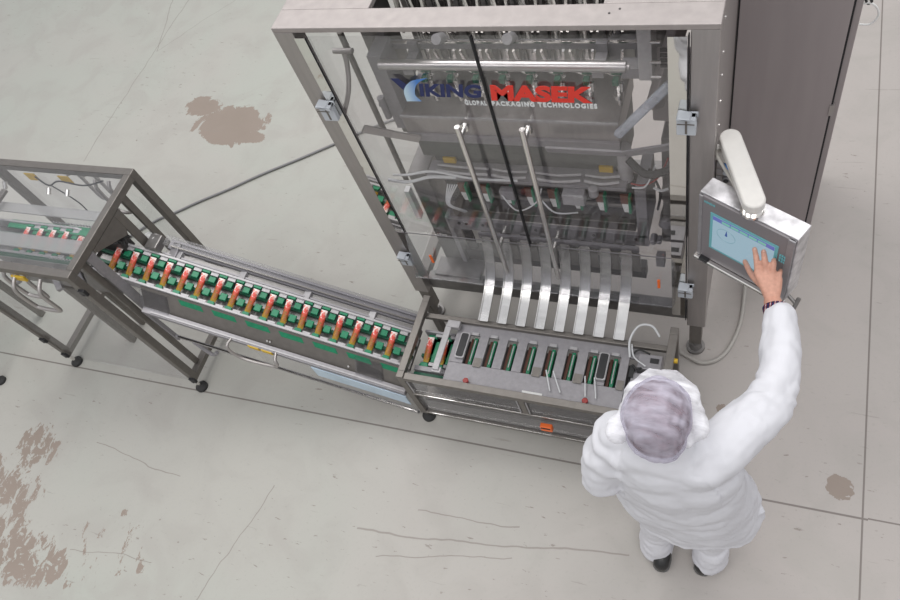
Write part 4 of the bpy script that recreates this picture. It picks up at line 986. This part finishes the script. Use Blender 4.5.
ct.ell((.075, 1.00, .60), (.10, .075, .16)); ct.prism([(.02, .83), (.14, .90), (.190, .965), (.16, 1.02), (.05, 1.06)], 'z', .484, .60)
SLV = Vector((.138, 1.155, 1.33))
def folds(c, n):
    k = 0.
    q = Vector((c.x * 3.5 + c.z * 4.5, c.y * 3.5, c.z * 5.5 - c.x * 4.0)); k += .024 * (abs(noise.noise(q)) - .2) * (1 if c.z > .5 else .3)
    if c.z < 1.30:                                   # long soft hanging folds on the skirt and back
        amp = .004 + .010 * max(0, min(1, (1.1 - c.z) / .6))
        k += amp * noise.noise(Vector((c.x * 9 + .6 * c.z, c.y * 7, c.z * 2.2)))
    k += .007 * noise.noise(Vector((c.x * 7 + c.z * 5, c.y * 9 - c.x * 5, c.z * 13)))
    if c.x > .02 and c.y > .95 and c.z > 1.2:        # sleeve rings, tight around the elbow
        e = math.exp(-((c - SLV).length / .13) ** 2)
        k += (.002 + .003 * e) * math.sin((c.y * 62) + 5 * noise.noise(c * 11) + c.x * 38) * .7
    if -.08 < c.x < .12 and .78 < c.y < 1.1 and c.z > 1.2:   # pull lines at the shoulder
        k += .008 * math.sin((c.x - c.y * .6) * 75 + 4 * noise.noise(c * 8)) * max(0, noise.noise(c * 6) + .5)
    if c.x < -.30 and c.z > .95: k += .006 * math.sin(c.z * 55 + 5 * noise.noise(c * 9))
    k += .0025 * noise.noise(c * 32)
    return n * k
co = place(remesh(ct, .0075, 3, folds), 'lab_coat', 'coat', PE)
cb = MB(); cb.tube([(-.187 + .078 * math.cos(2 * pi * k / 24), .882 + .080 * math.sin(2 * pi * k / 24), 1.515 + .012 * math.sin(2 * pi * k / 24)) for k in range(24)], .016, 10, closed=True); cb.build('collar', 'coat', co, smooth=True)
# shirt cuff showing between sleeve and hand
MB().tube([(.122, 1.40, 1.345), (.114, 1.462, 1.340)], [.036, .045], 24).build('shirt_cuff', 'plaid', PE, smooth=True)
# bouffant hairnet and its white puffed rim
hn_ = MB(); hn_.ell(hc + Vector((-.004, -.004, .022)), (.103, .116, .116), 48, 28); hn_.ell(hc + Vector((0, -.055, -.035)), (.090, .068, .080), 32, 18)
def netfold(c, n):
    d = c - hc
    return n * (.006 * noise.noise(Vector((d.x * 10 + d.y * 22, d.y * 5 - d.x * 3, d.z * 10))) + .0035 * noise.noise(Vector((d.x * 60, d.y * 14, d.z * 30))))
net = place(remesh(hn_, .006, 3, netfold), 'hairnet', 'net', PE)
tag(net, 'translucent lilac-white bouffant hairnet')
rm = MB(); RP = []; rr_ = []
for k in range(25):
    a = -.55 + (pi + 1.1) * k / 24; ss = math.sin(a); RP.append(hc + Vector((.100 * math.cos(a), .018 + .100 * ss, -.045 + .030 * ss)))
    rr_.append(.022 + .026 * max(0, ss) + .005 * math.sin(k * 1.9))
rm.tube(RP, rr_, 16); rm.ell(RP[0], (.024,) * 3, 12, 8); rm.ell(RP[-1], (.026,) * 3, 12, 8); rm.ell(hc + Vector((-.118, -.03, -.07)), (.040, .050, .04)); rm.ell(hc + Vector((.112, .01, -.05)), (.034, .045, .035))
rim = place(remesh(rm, .006, 3, lambda c, n: n * (.007 * noise.noise(c * 22) + .003 * noise.noise(c * 60))), 'hairnet_rim', 'net_white', net)

# every loose piece of these parts becomes a part of its own
SPLIT = {'bolt_hole', 'screw', 'rail_bracket', 'forming_collar', 'column_bolt', 'plate_screw', 'guard_cheek', 'green_pad', 'green_carrier', 'carrier_plate',
         'cabinet_hinge', 'latch_bolt', 'cover_bracket', 'support_bracket', 'door_edge', 'clear_rod', 'terminal_box', 'terminal_opening', 'tabs', 'side_keys',
         'chain_pins', 'vent_louvre', 'cable_sleeve', 'entry_bar_mount', 'side_plate', 'valve_cluster', 'drive_motor', 'air_hose', 'sensor_wiring', 'end_block', 'valve_block', 'pale_wire', 'cable_loom', 'switch_cable', 'support_bar', 'tie_bracket', 'cable_knot', 'hinge_pin'}
for o in list(COL.objects):
    if o.type != 'MESH' or o.parent is None or o.name.split('.')[0] not in SPLIT: continue
    bm = bmesh.new(); bm.from_mesh(o.data); bm.faces.ensure_lookup_table()
    seen = set(); groups = []
    for f in bm.faces:
        if f.index in seen: continue
        st = [f]; seen.add(f.index); g = []
        while st:
            q = st.pop(); g.append(q.index)
            for v in q.verts:
                for h in v.link_faces:
                    if h.index not in seen: seen.add(h.index); st.append(h)
        groups.append(set(g))
    if len(groups) > 1:
        for i, g in enumerate(groups):
            b2 = bm.copy(); b2.faces.ensure_lookup_table()
            bmesh.ops.delete(b2, geom=[f for f in b2.faces if f.index not in g], context='FACES')
            if i == 0: keep = b2; continue
            me = o.data.copy(); b2.to_mesh(me); b2.free()
            c = o.copy(); c.data = me; c.name = o.name.split('.')[0]; COL.objects.link(c)
        keep.to_mesh(o.data); keep.free()
    bm.free()

# ------------------------------------------------------------------ light: pale hall, soft ceiling lamps
w = bpy.data.worlds.new('hall'); S.world = w; w.use_nodes = True; nt = w.node_tree; nt.nodes.clear()
o_ = nt.nodes.new('ShaderNodeOutputWorld'); bg = nt.nodes.new('ShaderNodeBackground'); tc = nt.nodes.new('ShaderNodeTexCoord')
sp = nt.nodes.new('ShaderNodeSeparateXYZ'); cr = nt.nodes.new('ShaderNodeValToRGB')
nt.links.new(tc.outputs['Generated'], sp.inputs[0]); nt.links.new(sp.outputs['Z'], cr.inputs[0])
cr.color_ramp.elements[0].position = 0; cr.color_ramp.elements[0].color = (.34, .33, .33, 1)
cr.color_ramp.elements[1].position = .75; cr.color_ramp.elements[1].color = (.86, .87, .90, 1)
nt.links.new(cr.outputs[0], bg.inputs[0]); bg.inputs[1].default_value = 1.0; nt.links.new(bg.outputs[0], o_.inputs[0])
def lamp(x, y, z, sx_, sy_, e, col=(1, .98, .95)):
    l = bpy.data.lights.new('ceiling_lamp', 'AREA'); l.shape = 'RECTANGLE'; l.size = sx_; l.size_y = sy_; l.energy = e; l.color = col
    o = bpy.data.objects.new('ceiling_lamp', l); COL.objects.link(o); o.location = (x, y, z); return o
lamp(-3.5, 4.5, 7.5, 3, 4, 230); lamp(1.2, 4.2, 7.5, 3, 3, 120); lamp(-3.5, -2.5, 7.5, 3, 4, 130); lamp(1.5, -2.0, 7.5, 3, 3, 110)

# ------------------------------------------------------------------ camera
cam = bpy.data.cameras.new('camera'); co_ = bpy.data.objects.new('camera', cam); COL.objects.link(co_)
cam.sensor_width = 36; cam.lens = 754.52 / 900 * 36
Rc = Matrix.Rotation(math.radians(38.928), 3, 'Z') @ Matrix.Rotation(math.radians(34.7492), 3, 'X') @ Matrix.Rotation(math.radians(-26.1518), 3, 'Z')
co_.matrix_world = Matrix.Translation((0, 0, 3.8)) @ Rc.to_4x4()
cam.clip_start = .05
S.camera = co_
S.cycles.transparent_max_bounces = 48
S.view_settings.view_transform = 'Standard'; S.view_settings.look = 'None'; S.view_settings.gamma = 1; S.view_settings.use_curve_mapping = False
S.view_settings.exposure = -.06
